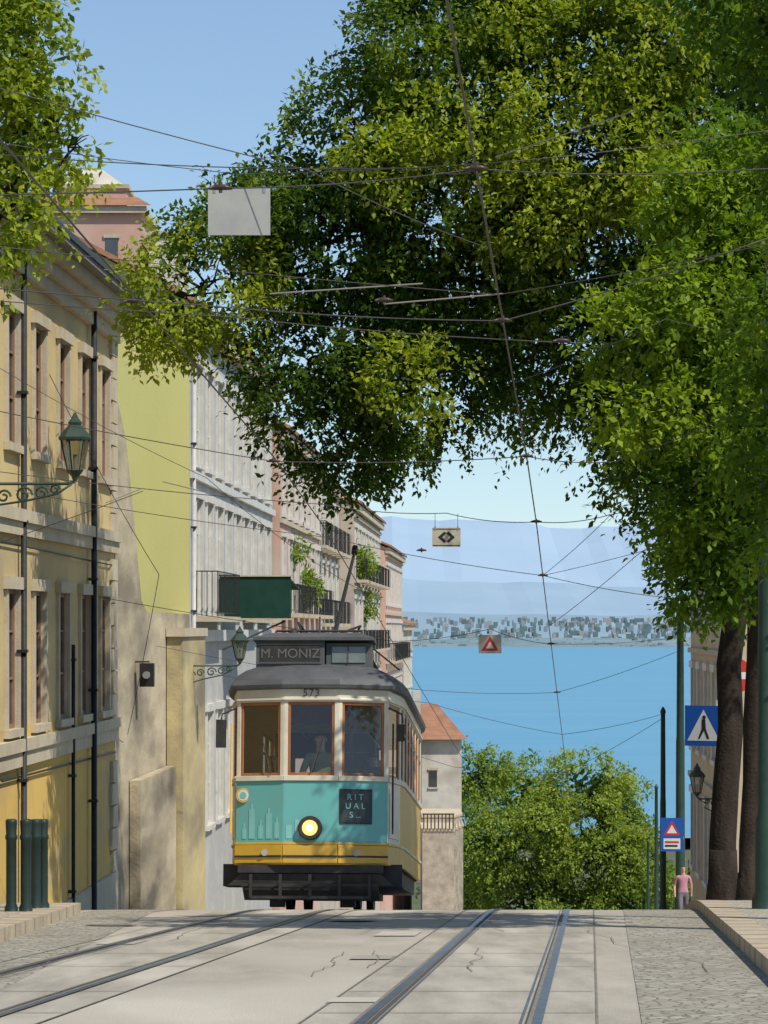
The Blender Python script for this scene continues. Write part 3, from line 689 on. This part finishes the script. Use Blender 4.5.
mb.box(-.35,.55,1.6,3.2,3.70,3.84,t_blk); mb.box(-.3,.3,3.9,4.7,3.69,3.86,t_blk)
for q in range(6): mb.box(-.3+.15*q,-.24+.15*q,1.55,3.25,3.84,3.93,t_roof)
# trolley pole: sprung base, long pole trailing back up to the wire
mb.tube([(0,3.6,3.9),(.02,8.4,6.0)],[.04,.025],t_blk,8); mb.lathe((0,3.6,3.86),[(.16,0),(.12,.1),(.06,.15)],t_blk,10)
mb.tube([(.02,8.35,5.98),(.02,8.5,6.1)],.05,t_blk,8)
mb.tube([(-.6,1.2,3.88),(.6,1.2,3.88)],.018,t_blk,6); mb.tube([(-.6,1.2,3.7),(-.6,1.2,3.88)],.018,t_blk,6); mb.tube([(.6,1.2,3.7),(.6,1.2,3.88)],.018,t_blk,6); mb.tube([(0,1.2,3.7),(0,1.2,3.88)],.018,t_blk,6)
mb.tube([(.2,1.0,3.78),(.5,2.5,4.1),(.2,4.0,3.9)],.018,t_blk,6); mb.tube([(-.2,1.0,3.78),(-.4,2.5,4.15),(-.2,4.0,3.9)],.018,t_blk,6)
mb.lathe((-.35,1.15,3.74),[(.06,0),(.06,.12),(.03,.16)],t_blk,10)
mb.tube([(.78,.9,3.6),(1.15,.9,3.3)],.012,t_blk,5); mb.tube([(.05,.7,3.78),(.05,.7,4.02)],.012,t_blk,5)
mb.obj('roof',TR)
m_txt=M('sign_lettering',(.12,.12,.11),.6); m_txt2=M('number_black',(.03,.03,.03),.5); m_tealtx=M('poster_lettering',(.20,.42,.38),.5)
text('destination_text','M. MONIZ',.18,m_txt,TR,(-.33,.402,3.475)); text('fleet_number','573',.14,m_txt2,TR,(0,-.033,2.895)).data.space_character=1.15
mb=MB()
lamp=M('headlight_lit',(.9,.5,.15),.3,emit=((1,.50,.12),1.1)); lampc=M('headlight_core',(1,.8,.5),.3,emit=((1,.80,.42),1.6)); chrome=M('headlight_ring',(.06,.045,.035),.35,(.10,.07,.05),8,metal=.5)
def disc_y(mb,x,z,y,r,d,mat,n=24,prof=None):
    i0=len(mb.v); k=mb.mi(mat)
    for yy,rr in (prof or ((y,r),(y-d,r))):
        for q in range(n): t=2*math.pi*q/n; mb.v.append((x+rr*math.cos(t),yy,z+rr*math.sin(t)))
    m_=len(prof) if prof else 2
    for j in range(m_-1):
        for q in range(n): A_=i0+j*n+q;B_=i0+j*n+(q+1)%n; mb.f.append((A_,B_,B_+n,A_+n)); mb.m.append(k); mb.sm.append(False)
    mb.f.append(tuple(i0+(m_-1)*n+q for q in range(n))); mb.m.append(k); mb.sm.append(False)
disc_y(mb,0,1.07,0,.165,.03,chrome); disc_y(mb,0,1.07,-.03,.15,.06,chrome); disc_y(mb,0,1.07,-.091,.105,.006,lamp); disc_y(mb,0,1.07,-.098,.05,.006,lampc)
p0,p1=plan[0],plan[1]
mb.edge(p0,p1,.003,.016,1.13,1.60,t_blk,a=.03,b=.68)
mb.edge(p0,p1,.016,.02,1.150,1.580,M('poster_charcoal',(.035,.045,.05),.4),a=.06,b=.65)
d_=(Vector((-1.03,.22))-Vector((-.37,0))).normalized(); 
def on_left(t): q=Vector((-.37,0))+d_*t; nn=Vector((d_.y,-d_.x)); nn=nn if nn.y<0 else -nn; return q+nn*.004
q=on_left(.60); disc_y(mb,q.x+.01,1.52,q.y+.0,.10,.022,t_yel); disc_y(mb,q.x+.01,1.52,q.y-.022,.075,.004,t_cream); disc_y(mb,q.x+.01,1.52,q.y-.027,.045,.004,t_teal)
for x in (-.62,.62):
    yy=.08; disc_y(mb,x,.74,yy,.045,.06,M('marker_lamp',(.35,.33,.30),.3))
t_pale=paint('advert_pale_teal',(.22,.49,.46),(.19,.45,.42))
for a,b_,h in ((.08,.18,.22),(.24,.36,.34),(.42,.52,.18),(.6,.72,.40),(.78,.86,.14)):
    mb.edge((-.37,0),(-1.03,.22),.003,.006,.93,.93+h,t_pale,a=a,b=b_); mb.edge((-.37,0),(-1.03,.22),.003,.006,.93+h,1.0+h,t_pale,a=a+(b_-a)*.3,b=b_-(b_-a)*.3)
for x,w,h in ((-.33,.08,.18),(-.21,.06,.26)): mb.box(x,x+w,-.006,-.003,.93,.93+h,t_pale)
mb.tube([(.0,-.03,1.80),(.16,-.035,2.32)],.009,t_blk,5); mb.tube([(-.55,.02,1.8),(-.66,.05,2.25)],.008,t_blk,5)
mb.tube([(-1.10,.20,1.0),(-1.10,.20,2.5)],.014,t_yel,6); mb.tube([(1.10,.20,1.0),(1.10,.20,2.5)],.014,t_blk,6)
for sx in (-1,1):
    mb.tube([(sx*1.02,.25,2.72),(sx*1.22,.1,2.62),(sx*1.24,.08,2.5)],.012,t_blk,6)
    if sx<0: mb.box(-1.30,-1.16,.05,.09,2.16,2.54,t_blk)
    else: mb.box(1.16,1.26,.05,.09,2.25,2.48,t_blk)
mb.obj('front_fittings',TR)
ang=math.atan2(.22,.66)
for k,(s_,z) in enumerate((('R I T',1.49),('U A L',1.37),('S ...',1.25))):
    t=.235; px=.37+math.cos(ang)*t; py=math.sin(ang)*t
    text('poster_text',s_,.115,m_tealtx,TR,(px+math.sin(ang)*.024,py-math.cos(ang)*.024,z),(math.pi/2,0,ang))
mb=MB()
mb.box(-.95,.95,.25,8.15,.42,.58,t_blk); mb.box(-1.1,1.1,1.5,6.9,.35,.58,t_blk)
mb.box(-.98,.98,.05,.24,.47,.578,t_blk); 
mb.hexa([(-1.12,.12,.30),(1.12,.12,.30),(1.12,.4,.30),(-1.12,.4,.30),(-.95,.10,.46),(.95,.10,.46),(.95,.4,.46),(-.95,.4,.46)],t_blk)
for k in range(7): mb.box(-.92,.92,.02+.06*k,.05+.06*k,.29-.03*k,.325-.03*k,t_blk)
mb.box(-.80,.80,-.02,.0,.12,.16,t_blk)
for x in (-.8,-.4,0,.4,.8): mb.box(x-.02,x+.02,.001,.03,.10,.45,t_blk)
for yy in (2.6,5.8):
    mb.box(-.62,.62,yy-.9,yy+.9,.25,.4,t_blk)
    for xx in (-.48,.48):
        i0=len(mb.v)
        nn=24; kk=mb.mi(t_blk)
        for xo,r in ((-.05,.30),(-.05,.34),(.05,.34),(.05,.12),(.09,.10)):
            for q_ in range(nn): t=2*math.pi*q_/nn; mb.v.append((xx+xo*(1 if xx>0 else -1),yy+r*math.cos(t),.34+r*math.sin(t)))
        for j in range(4):
            for q_ in range(nn): A_=i0+j*nn+q_;B_=i0+j*nn+(q_+1)%nn; mb.f.append((A_,B_,B_+nn,A_+nn)); mb.m.append(kk); mb.sm.append(False)
        mb.f.append(tuple(i0+4*nn+q_ for q_ in range(nn))); mb.m.append(kk); mb.sm.append(False)
for xx in (-.48,.48):
    mb.box(xx-.06,xx+.06,.5,.56,.06,.45,t_blk); mb.box(xx-.1,xx+.1,.44,.62,.02,.12,t_blk)
for sx in (-1,1):
    xa,xb=sorted((sx*.9,sx*1.22)); mb.box(xa,xb,.45,1.15,.30,.34,t_blk); mb.box(xa,xb,.45,.48,.34,.6,t_blk)
mb.obj('underframe',TR)
t_int=M('tram_interior_wood',(.24,.115,.05),.5,(.17,.08,.035),3)
mb=MB()
mb.box(-1.0,1.0,.3,8.1,.86,.90,t_int); mb.box(-1.05,1.05,.4,8.0,2.90,2.93,t_cream)
for yy in (1.5,6.9):
    mb.box(-1.12,-.42,yy,yy+.04,.9,1.75,t_int); mb.box(-.47,-.42,yy,yy+.04,1.75,2.9,t_int); mb.box(-1.12,-.8,yy,yy+.04,1.75,2.9,t_int); mb.box(-.8,-.47,yy,yy+.04,2.5,2.9,t_int)
    mb.box(.42,1.12,yy,yy+.04,1.9,2.0,t_int); mb.box(.42,1.12,yy,yy+.04,.9,1.7,t_int); mb.box(.42,.47,yy,yy+.04,2.0,2.9,t_int); mb.box(-.42,.42,yy,yy+.04,2.6,2.9,t_int)
mb.box(-.42,.42,6.95,6.99,.9,2.6,t_int)
for i in range(6):
    for sx in (-1,1):
        xa,xb=sorted((sx*.35,sx*1.1)); mb.box(xa,xb,2.0+i*.8,2.4+i*.8,1.3,1.36,t_int); mb.box(xa,xb,2.36+i*.8,2.42+i*.8,1.36,1.85,t_int); mb.box(xa+.3,xb-.3,2.1+i*.8,2.3+i*.8,.9,1.3,t_int)
mb.box(-.35,-.1,.25,.5,.9,1.70,t_blk); mb.lathe((-.22,.38,1.70),[(.1,0),(.1,.05),(.03,.08)],M('controller_brass',(.45,.3,.1),.3,metal=.8),12)
mb.box(-.05,.35,.62,.92,1.50,1.56,t_blk); mb.tube([(.15,.77,.9),(.15,.77,1.5)],.03,t_blk)
for x in (-.5,.5): mb.tube([(x,.8,2.72),(x,7.6,2.72)],.012,M('brass_rail',(.4,.28,.1),.3,metal=.8),6)
mb.obj('interior',TR)
# ------------------------------------------------------------------ people
def figure(name,J,E,parent,matf,mats,loc=(0,0,0),rot=(0,0,0),root='pelvis'):
    keys=list(J); me=bpy.data.meshes.new(name); me.from_pydata([J[k][0] for k in keys],[(keys.index(a),keys.index(b)) for a,b in E],[])
    o=bpy.data.objects.new(name+'_tmp',me); COL.objects.link(o)
    sk=o.modifiers.new('s','SKIN')
    for i,k in enumerate(keys):
        r=J[k][1]; r=r if isinstance(r,tuple) else (r,r)
        me.skin_vertices[0].data[i].radius=r; me.skin_vertices[0].data[i].use_root=(k==root)
    sb=o.modifiers.new('ss','SUBSURF'); sb.levels=2; sb.render_levels=2
    dg=bpy.context.evaluated_depsgraph_get(); dg.update(); m2=bpy.data.meshes.new_from_object(o.evaluated_get(dg))
    bpy.data.objects.remove(o)
    m2.materials.clear()
    for m in mats: m2.materials.append(m)
    for p in m2.polygons: p.material_index=matf(p.center); p.use_smooth=True
    o=bpy.data.objects.new(name,m2); COL.objects.link(o); o.parent=parent; o.location=loc; o.rotation_euler=rot
    return o
skin=M('skin',(.55,.33,.22),.6); hair=M('hair',(.05,.035,.025),.8); shirt=M('olive_shirt',(.34,.32,.17),.85,(.27,.26,.14),9); trous=M('dark_trousers',(.03,.035,.05),.85)
J={'pelvis':((0,0,.0),(.15,.12)),'belly':((0,-.01,.16),(.145,.11)),'chest':((0,-.02,.36),(.16,.11)),'neck0':((0,-.02,.49),.065),'neck':((0,-.035,.56),.052),'head':((0,-.05,.66),(.075,.085)),'crown':((0,-.045,.755),(.065,.075)),
 'shL':((-.17,-.02,.44),.065),'elL':((-.25,-.16,.20),.045),'wrL':((-.16,-.40,.18),.03),'haL':((-.14,-.48,.18),.032),'shR':((.17,-.02,.44),.065),'elR':((.26,-.14,.20),.045),'wrR':((.18,-.38,.14),.03),'haR':((.16,-.46,.14),.032),
 'hipL':((-.09,-.06,-.02),.09),'knL':((-.12,-.42,.0),.07),'anL':((-.12,-.42,-.40),.045),'foL':((-.12,-.56,-.45),.04),'hipR':((.09,-.06,-.02),.09),'knR':((.12,-.42,.0),.07),'anR':((.12,-.42,-.40),.045),'foR':((.12,-.56,-.45),.04)}
E_=[('pelvis','belly'),('belly','chest'),('chest','neck0'),('neck0','neck'),('neck','head'),('head','crown'),('chest','shL'),('shL','elL'),('elL','wrL'),('wrL','haL'),('chest','shR'),('shR','elR'),('elR','wrR'),('wrR','haR'),
 ('pelvis','hipL'),('hipL','knL'),('knL','anL'),('anL','foL'),('pelvis','hipR'),('hipR','knR'),('knR','anR'),('anR','foR')]
def mf(c):
    if c.z>.72 or (c.z>.62 and c.y>-.03): return 1
    if c.z>.53: return 0
    if c.y<-.2 and c.z>.1: return 0
    if c.z>-.02 and c.y>-.25 and not(c.z<.08 and c.y<-.1): return 2
    return 3
lips=M('lips',(.3,.1,.08),.6)
def face(P_):
    mb=MB(); mb.lathe((0,-.145,.665),[(.012,-.02),(.016,-.01),(.006,.025)],skin,8)
    for sx in (-.03,.03): mb.lathe((sx,-.128,.695),[(.008,-.006),(.01,0),(.008,.006)],hair,8)
    mb.box(-.025,.025,-.135,-.128,.625,.632,lips)
    for sx in (-.082,.075): mb.box(sx,sx+.012,-.06,-.03,.655,.70,skin)
    mb.obj('face',P_)
DR=empty('tram_driver',(0,0,0)); DR.parent=TR; DR.location=(.08,.72,1.64)
figure('body',J,E_,DR,mf,[skin,hair,shirt,trous]); face(DR)
for k,(x,y,c) in enumerate(((-.72,2.2,(.45,.16,.1)),(.75,3.0,(.5,.48,.45)),(.72,2.2,(.12,.16,.28)))):
    P_=empty('tram_passenger'); P_.parent=TR; P_.location=(x,y,1.45)
    figure('body',J,E_,P_,mf,[skin,hair,M('passenger_top',c,.9),trous]); face(P_)
def walker(name,loc,top,leg,s=1,face=0):
    W=empty(name,loc,(0,0,face)); W.scale=(s,s,s)
    Jw={'pelvis':((0,0,.93),(.15,.11)),'belly':((0,0,1.08),(.13,.10)),'chest':((0,0,1.3),(.165,.11)),'neck0':((0,0,1.43),.065),'neck':((0,-.01,1.5),.05),'head':((0,-.02,1.60),(.075,.09)),'crown':((0,-.015,1.69),(.065,.08)),
     'shL':((-.18,0,1.39),.06),'elL':((-.24,.06,1.13),.042),'wrL':((-.25,-.06,.90),.028),'haL':((-.25,-.09,.80),.03),'shR':((.18,0,1.39),.06),'elR':((.24,.0,1.13),.042),'wrR':((.25,.04,.9),.028),'haR':((.25,.04,.8),.03),
     'hipL':((-.09,0,.88),.095),'knL':((-.1,-.14,.50),.06),'anL':((-.1,-.18,.09),.04),'foL':((-.1,-.32,.03),.035),'hipR':((.09,0,.88),.095),'knR':((.1,.06,.48),.06),'anR':((.1,.22,.12),.04),'foR':((.1,.12,.04),.035)}
    def mw(c):
        if c.z>1.66 or (c.z>1.55 and c.y>.01): return 1
        if c.z>1.47: return 0
        if abs(c.x)>.2 and c.z<1.15: return 0
        if c.z>.95: return 2
        return 3 if c.z>.08 else 1
    figure('body',Jw,E_,W,mw,[skin,hair,top,leg]); 
    mb=MB(); mb.lathe((0,-.115,1.6),[(.012,-.02),(.016,-.01),(.006,.025)],skin,8)
    for sx in (-.03,.03): mb.lathe((sx,-.105,1.635),[(.008,-.006),(.01,0),(.008,.006)],hair,8)
    mb.obj('face',W)
walker('pedestrian',(6.18,62,zr(62)+.13),M('pink_top',(.45,.22,.26),.9),M('grey_trousers',(.16,.14,.16),.9),.72,.1)
# ------------------------------------------------------------------ poles, signs, lamps
def pole(x,y,h,r=.085):
    E=empty('tram_wire_pole',(x,y,zr(y)+.12)); mb=MB()
    mb.lathe((0,0,0),[(r*1.9,-.1),(r*1.9,.12),(r*1.5,.2),(r*1.45,1.0),(r*1.15,1.1),(r*1.05,h*.6),(r*.95,h*.62),(r*.8,h-.1),(r*1.0,h-.08),(r*1.0,h-.02),(r*.3,h+.1)],m_green,14)
    mb.obj('post',E); return E
pole(6.42,65,6.7,.09); pole(8.37,90,6.9); pole(11.8,130,7.1); pole(15.4,175,6.7); pole(4.33,34,6.6,.085); pole(-5.6,22,6.4)
m_boll=M('bollard_paint',(.012,.025,.02),.45,(.02,.035,.028),6)
def bollard(x,y):
    E=empty('bollard',(x,y,zr(y)+.128)); mb=MB()
    mb.lathe((0,0,0),[(.075,-.05),(.075,.04),(.058,.08),(.058,.78),(.068,.80),(.068,.83),(.058,.85),(.064,.97),(.064,1.0),(.05,1.015)],m_boll,14); mb.obj('post',E)
for x,y in ((-4.1,33),(-3.94,33),(-3.97,34.2),(-3.9,34.3)): bollard(x,y)
m_metal=M('galvanised_metal',(.35,.35,.36),.45,(.28,.28,.29),5,metal=.5)
m_sblue=M('sign_blue',(.012,.09,.38),.4); m_swh=M('sign_white',(.70,.70,.67),.4,(.62,.62,.60),4); m_sred=M('sign_red',(.50,.04,.03),.4); m_sblk=M('sign_black',(.02,.02,.02),.5)
E=empty('pedestrian_crossing_sign',(4.90,46,-1.5),(0,0,-.5)); mb=MB()
mb.box(-.31,.31,0,.02,-.31,.31,m_sblue); mb.poly([(-.27,-.003,-.23),(.27,-.003,-.23),(0,-.003,.25)],m_swh)
mb.tube([(.2,.05,zr(46)+1.6),(.2,.05,.4)],.03,m_metal)
mb.poly([(-.03,-.006,.1),(.03,-.006,.1),(.04,-.006,-.05),(-.03,-.006,-.05)],m_sblk); mb.poly([(-.09,-.006,-.2),(-.06,-.006,-.2),(.02,-.006,-.05),(-.03,-.006,-.05)],m_sblk); mb.poly([(.06,-.006,-.2),(.1,-.006,-.2),(.04,-.006,-.05),(0,-.006,-.05)],m_sblk)
disc_y(mb,.01,.13,-.004,.03,.003,m_sblk,12)
mb.obj('panel',E)
E=empty('road_works_sign',(6.2,64.6,-4.45),(0,0,-.1)); mb=MB()
mb.box(-.24,.24,0,.02,-.36,.36,m_sblue); mb.poly([(-.18,-.003,-.02),(.18,-.003,-.02),(0,-.003,.30)],m_sred); mb.poly([(-.11,-.006,.03),(.11,-.006,.03),(0,-.006,.21)],m_swh)
mb.box(-.18,.18,-.004,-.001,-.31,-.08,m_swh); mb.box(-.15,.12,-.008,-.005,-.26,-.22,m_sblk); mb.box(-.15,.15,-.008,-.005,-.18,-.14,m_sred); mb.box(-.02,.26,.02,.06,-.1,-.05,m_metal)
mb.obj('panel',E)
E=empty('no_entry_sign',(5.52,47.2,-.75)); mb=MB(); disc_y(mb,0,0,0,.28,.02,m_sred,32); mb.box(-.2,.2,-.026,-.021,-.055,.055,m_swh); mb.tube([(0,.04,zr(47)+.85),(0,.04,.3)],.03,m_metal); mb.obj('panel',E)
def hang_sign(name,x,y,z,w,h,face,up=.25):
    E=empty(name,(x,y,z)); mb=MB(); mb.box(-w/2,w/2,0,.025,-h/2,h/2,face)
    for sx in (-.4,.4): mb.tube([(sx*w,.012,h/2),(sx*w,.012,h/2+up)],.004,m_iron,5); mb.box(sx*w-.012,sx*w+.012,-.004,.03,h/2-.04,h/2+.02,m_metal)
    return E,mb
m_sgrey=M('sign_back_grey',(.40,.395,.36),.6,(.33,.325,.30),3,spec=.1)
E,mb=hang_sign('blank_hanging_sign',-1.27,26.3,3.65,.545,.41,m_sgrey,.12); mb.obj('panel',E)
E,mb=hang_sign('hanging_route_sign',.88,42.3,1.28,.40,.27,M('sign_cream',(.50,.46,.35),.5,(.40,.37,.28),6),.2)
mb.poly([(-.12,-.003,0),(-.03,-.003,.08),(.0,-.003,.055),(-.06,-.003,0),(0,-.003,-.055),(-.03,-.003,-.08)],m_sblk); mb.poly([(.12,-.003,0),(.03,-.003,.08),(.0,-.003,.055),(.06,-.003,0),(0,-.003,-.055),(.03,-.003,-.08)],m_sblk); mb.box(-.19,.19,-.003,-.001,.11,.12,m_sblk); mb.box(-.19,.19,-.003,-.001,-.12,-.11,m_sblk)
mb.obj('panel',E)
E,mb=hang_sign('hanging_warning_sign',2.05,58,-.31,.44,.36,M('sign_plate_cream',(.5,.48,.42),.5),.15); mb.poly([(-.17,-.003,-.13),(.17,-.003,-.13),(0,-.003,.15)],m_sred); mb.poly([(-.08,-.006,-.085),(.08,-.006,-.085),(0,-.006,.05)],m_swh); mb.obj('panel',E)
m_lglass=glass_mat('lantern_glass',(.7,.7,.6),.1,.6); m_lgreen=M('lantern_green',(.02,.045,.032),.5,(.04,.06,.045),6)
def lantern(mb,mg,x,y,z,s):
    mb.lathe((x,y,z),[(.03*s,-.12*s),(.05*s,-.06*s),(.10*s,0),(.12*s,.03*s)],m_lgreen,6,False)
    mg.lathe((x,y,z),[(.105*s,.03*s),(.195*s,.46*s)],m_lglass,6,False)
    for q in range(6):
        t=2*math.pi*q/6; mb.tube([(x+.11*s*math.cos(t),y+.11*s*math.sin(t),z+.03*s),(x+.20*s*math.cos(t),y+.20*s*math.sin(t),z+.46*s)],.011*s,m_lgreen,5)
    mb.lathe((x,y,z),[(.225*s,.455*s),(.235*s,.49*s),(.15*s,.60*s),(.09*s,.66*s),(.10*s,.70*s),(.05*s,.76*s),(.015*s,.84*s)],m_lgreen,6,False)
    mb.tube([(x,y,z+.05*s),(x,y,z+.25*s)],.03*s,m_sgrey,6)
def wall_lamp(name,xw,x,y,z,s):
    E=empty(name); mb=MB(); mg=MB()
    L=x-xw; sg=1 if L>0 else -1
    mb.tube([(xw,y,z-.06*s),(x-.1*sg,y,z-.06*s),(x,y,z-.03*s)],.024*s,m_lgreen,6); mb.tube([(xw,y,z-.60*s),(xw+L*.4,y,z-.40*s),(xw+L*.7,y,z-.30*s),(x-.25*s*sg,y,z-.2*s),(x-.04*sg,y,z-.06*s)],.018*s,m_lgreen,6)
    reach=abs(L)
    for (d,r,up) in ((.28,.075,-.14),(.47,.10,-.19),(.72,.125,-.22),(1.0,.10,-.24),(1.25,.13,-.3)):
        if d*s>reach: continue
        c=(x-sg*d*s,z+up*s); pts=[(c[0]+math.cos(t*.5)*r*s*(1-t*.045),y,c[1]+math.sin(t*.5)*r*s*(1-t*.045)) for t in range(18)]
        mb.tube(pts,.018*s,m_lgreen,5)
    mb.box(min(xw-.03,xw),max(xw,xw+.03),y-.07,y+.07,z-.65*s,z+.1*s,m_lgreen)
    lantern(mb,mg,x,y,z+.1*s,s)
    mb.obj('bracket',E); mg.obj('glass',E)
wall_lamp('wall_lantern',-6.3,-4.12,40,1.98,.95)
wall_lamp('wall_lantern',-4.95,-3.46,72,-.85,.95)
wall_lamp('wall_lantern',9.0,8.35,80,-4.5,.95)
E=empty('wall_spotlight'); mb=MB(); mb.tube([(-5.85,64,-.72),(-5.0,64,-.72)],.02,m_iron,6); mb.box(-5.2,-4.9,63.8,64.1,-1.25,-.75,m_sblk); mb.tube([(-5.05,63.78,-1.0),(-5.05,63.7,-1.0)],.08,m_metal,12); mb.obj('housing',E)
# ------------------------------------------------------------------ overhead wires
m_wire=M('copper_wire',(.055,.05,.045),.5,(.08,.07,.065),3)
m_ins=M('insulator',(.05,.03,.02),.4); m_rod=M('span_rod_grey',(.18,.16,.14),.6)
def span(mb,pts,r=.007,sag=.0,mat=m_wire):
    out=[]
    for a,b in zip(pts[:-1],pts[1:]):
        a=Vector(a);b=Vector(b); nn=8
        for i in range(nn): 
            t=i/nn; p=a.lerp(b,t); p.z-=sag*4*t*(1-t); out.append(p)
    out.append(Vector(pts[-1])); mb.tube(out,r,mat,5)
mb=MB()
def wz(y): return zr(y)+5.5
for c in (trx,tlx):
    ysw=[4,8,12,16,20.2,26.3,31,36,42.3,48,55,62,68,80,92,110,130]
    mb.tube([(c(y),y,wz(y)) for y in ysw],.0085,m_wire,6)
span(mb,[(-5.6,20.5,2.95),(-1.1,20.2,2.96),(trx(20.2),20.2,wz(20.2)),(2.36,20.2,3.08),(4.4,20.2,3.3)],.005,.03)
span(mb,[(-5.6,22,3.6),(-2.7,21.3,3.36),(.30,20.6,3.16),(trx(20.2),20.2,wz(20.2))],.004,.04)
span(mb,[(-6.2,26,3.25),(-1.6,26.3,2.83),(trx(26.3),26.3,wz(26.3)),(3.37,26.3,3.42),(4.3,34,3.6)],.006,.03)
span(mb,[(-6.2,27,3.2),(-1.4,27,2.8),(1.85,27,2.56)],.005,.03)
span(mb,[(-1.27,26.3,3.98),(-3.6,26,4.25)],.004,.02); span(mb,[(-1.27,26.3,3.98),(1.2,25,3.9)],.004,.02); span(mb,[(1.2,25,3.9),(3.9,26,4.4)],.004,.02)
span(mb,[(-3.4,25,3.2),(trx(25),25,wz(25)-.0),(3.2,24,3.1)],.004,.02)
span(mb,[(-6.0,36,2.9),(-1.33,36,2.0),(trx(36),36,wz(36)),(2.8,36,2.0),(4.3,34,2.6)],.006,.04)
span(mb,[(-6.2,42,2.3),(tlx(42.3),42.3,wz(42.3)+.25),(.88,42.3,1.62),(trx(42.3),42.3,wz(42.3)),(3.2,42.3,1.6),(4.8,43,2.1)],.006,.05)
span(mb,[(-5.9,48,2.2),(-.9,48,1.45),(trx(48),48,wz(48)),(4.9,48,.45),(6.4,60,.0)],.006,.05)
span(mb,[(-5.5,58,.6),(tlx(58),58,wz(58)+.05),(2.05,58,-.02),(trx(58),58,wz(58)),(6.42,65,-.2)],.006,.05)
span(mb,[(-5.2,68,-.4),(.8,68,-1.4),(trx(68),68,wz(68)),(6.5,66,-.5)],.006,.05)
span(mb,[(-4.7,80,-1.2),(1.2,80,-2.0),(trx(80),80,wz(80)),(8.3,90,-2.6)],.007,.06)
span(mb,[(-4.3,95,-2.2),(2.2,95,-4.4),(trx(95),95,wz(95)),(8.37,90,-2.7)],.008,.06)
span(mb,[(-6.3,40,4.2),(-2.6,44,2.2),(tlx(50),50,wz(50))],.005,.1)
span(mb,[(-5.8,52,4.4),(-4.2,56,1.0),(-5.3,62,-2.2)],.007,.1)
span(mb,[(trx(30),30,wz(30)),(3.1,33,3.4),(4.33,34,3.3)],.005,.03); span(mb,[(-3.5,18,3.6),(-.5,20,3.05),(trx(23),23,wz(23))],.004,.03)
span(mb,[(3.2,42.3,1.6),(trx(48),48,wz(48)),(5.4,52,1.6)],.005,.03); span(mb,[(-6.1,44,1.1),(-3.4,42.3,1.93)],.006,.02)
span(mb,[(trx(55),55,wz(55)),(4.2,50,1.2),(4.9,47,1.9)],.006,.03)
for a,b_ in (((-1.0,26.3,2.93),(.34,26.3,3.02)),((0,26.3,2.84),(trx(26.3),26.3,2.93)),((-3.1,42,2.05),(-2.5,42,1.9)),((-3.9,42,1.75),(-3.4,42,1.95))):
    mb.tube([a,b_],.0075,m_rod,6)
mb.tube([(.75,20.2,3.17),(1.72,20.6,3.55)],.005,m_wire,6)
for p in ((trx(20.2),20.2,wz(20.2)),(-1.1,20.2,2.96),(trx(26.3),26.3,wz(26.3)),(0,26.3,2.87),(trx(36),36,wz(36)),(trx(42.3),42.3,wz(42.3)),(trx(48),48,wz(48)),(-1.33,36,2.0),(trx(58),58,wz(58)),(trx(68),68,wz(68)),(-2.2,26.3,2.86),(1.6,27,2.58),(.6,48,1.24)):
    mb.tube([(p[0]-.08,p[1],p[2]),(p[0]-.03,p[1],p[2]+.008),(p[0]+.03,p[1],p[2]+.008),(p[0]+.08,p[1],p[2])],[.010,.02,.02,.010],m_ins,8)
    mb.tube([(p[0],p[1],p[2]-.03),(p[0],p[1],p[2]+.045)],.012,m_ins,8)
mb.obj('overhead_wires')
# ------------------------------------------------------------------ light, sky, camera
sd=Vector((.56,-.50,1.0)).normalized()
el=math.asin(sd.z); az=math.atan2(sd.x,sd.y)
w=bpy.data.worlds.new('World'); S.world=w; w.use_nodes=True; N=w.node_tree.nodes; L=w.node_tree.links
sky=N.new('ShaderNodeTexSky'); sky.sky_type='NISHITA'; sky.sun_disc=False; sky.sun_elevation=el; sky.sun_rotation=az; sky.altitude=0; sky.air_density=1.15; sky.dust_density=.2; sky.ozone_density=3.0
# lift the lookup direction slightly: the lowest, yellowish degrees of the sky model are skipped
tcw=N.new('ShaderNodeTexCoord'); add=N.new('ShaderNodeVectorMath'); add.operation='ADD'; add.inputs[1].default_value=(0,0,.05)
nrm=N.new('ShaderNodeVectorMath'); nrm.operation='NORMALIZE'
L.new(tcw.outputs['Generated'],add.inputs[0]); L.new(add.outputs[0],nrm.inputs[0]); L.new(nrm.outputs[0],sky.inputs[0])
bg=N['Background']; bg.inputs[1].default_value=.14; L.new(sky.outputs[0],bg.inputs[0])
sl=bpy.data.lights.new('sun','SUN'); sl.energy=5.0; sl.angle=math.radians(.5); sl.color=(1,.94,.84)
so=bpy.data.objects.new('sun',sl); COL.objects.link(so); so.rotation_euler=sd.to_track_quat('Z','Y').to_euler()
S.view_settings.view_transform='Standard'; S.view_settings.look='None'; S.view_settings.exposure=0
cd=bpy.data.cameras.new('camera'); cam=bpy.data.objects.new('camera',cd); COL.objects.link(cam); S.camera=cam
cam.location=(0,0,0); cam.rotation_euler=(math.pi/2,0,0); cd.sensor_fit='AUTO'; cd.sensor_width=36; cd.lens=3000/1024*36; cd.shift_y=116/1024
cd.clip_start=.5; cd.clip_end=80000
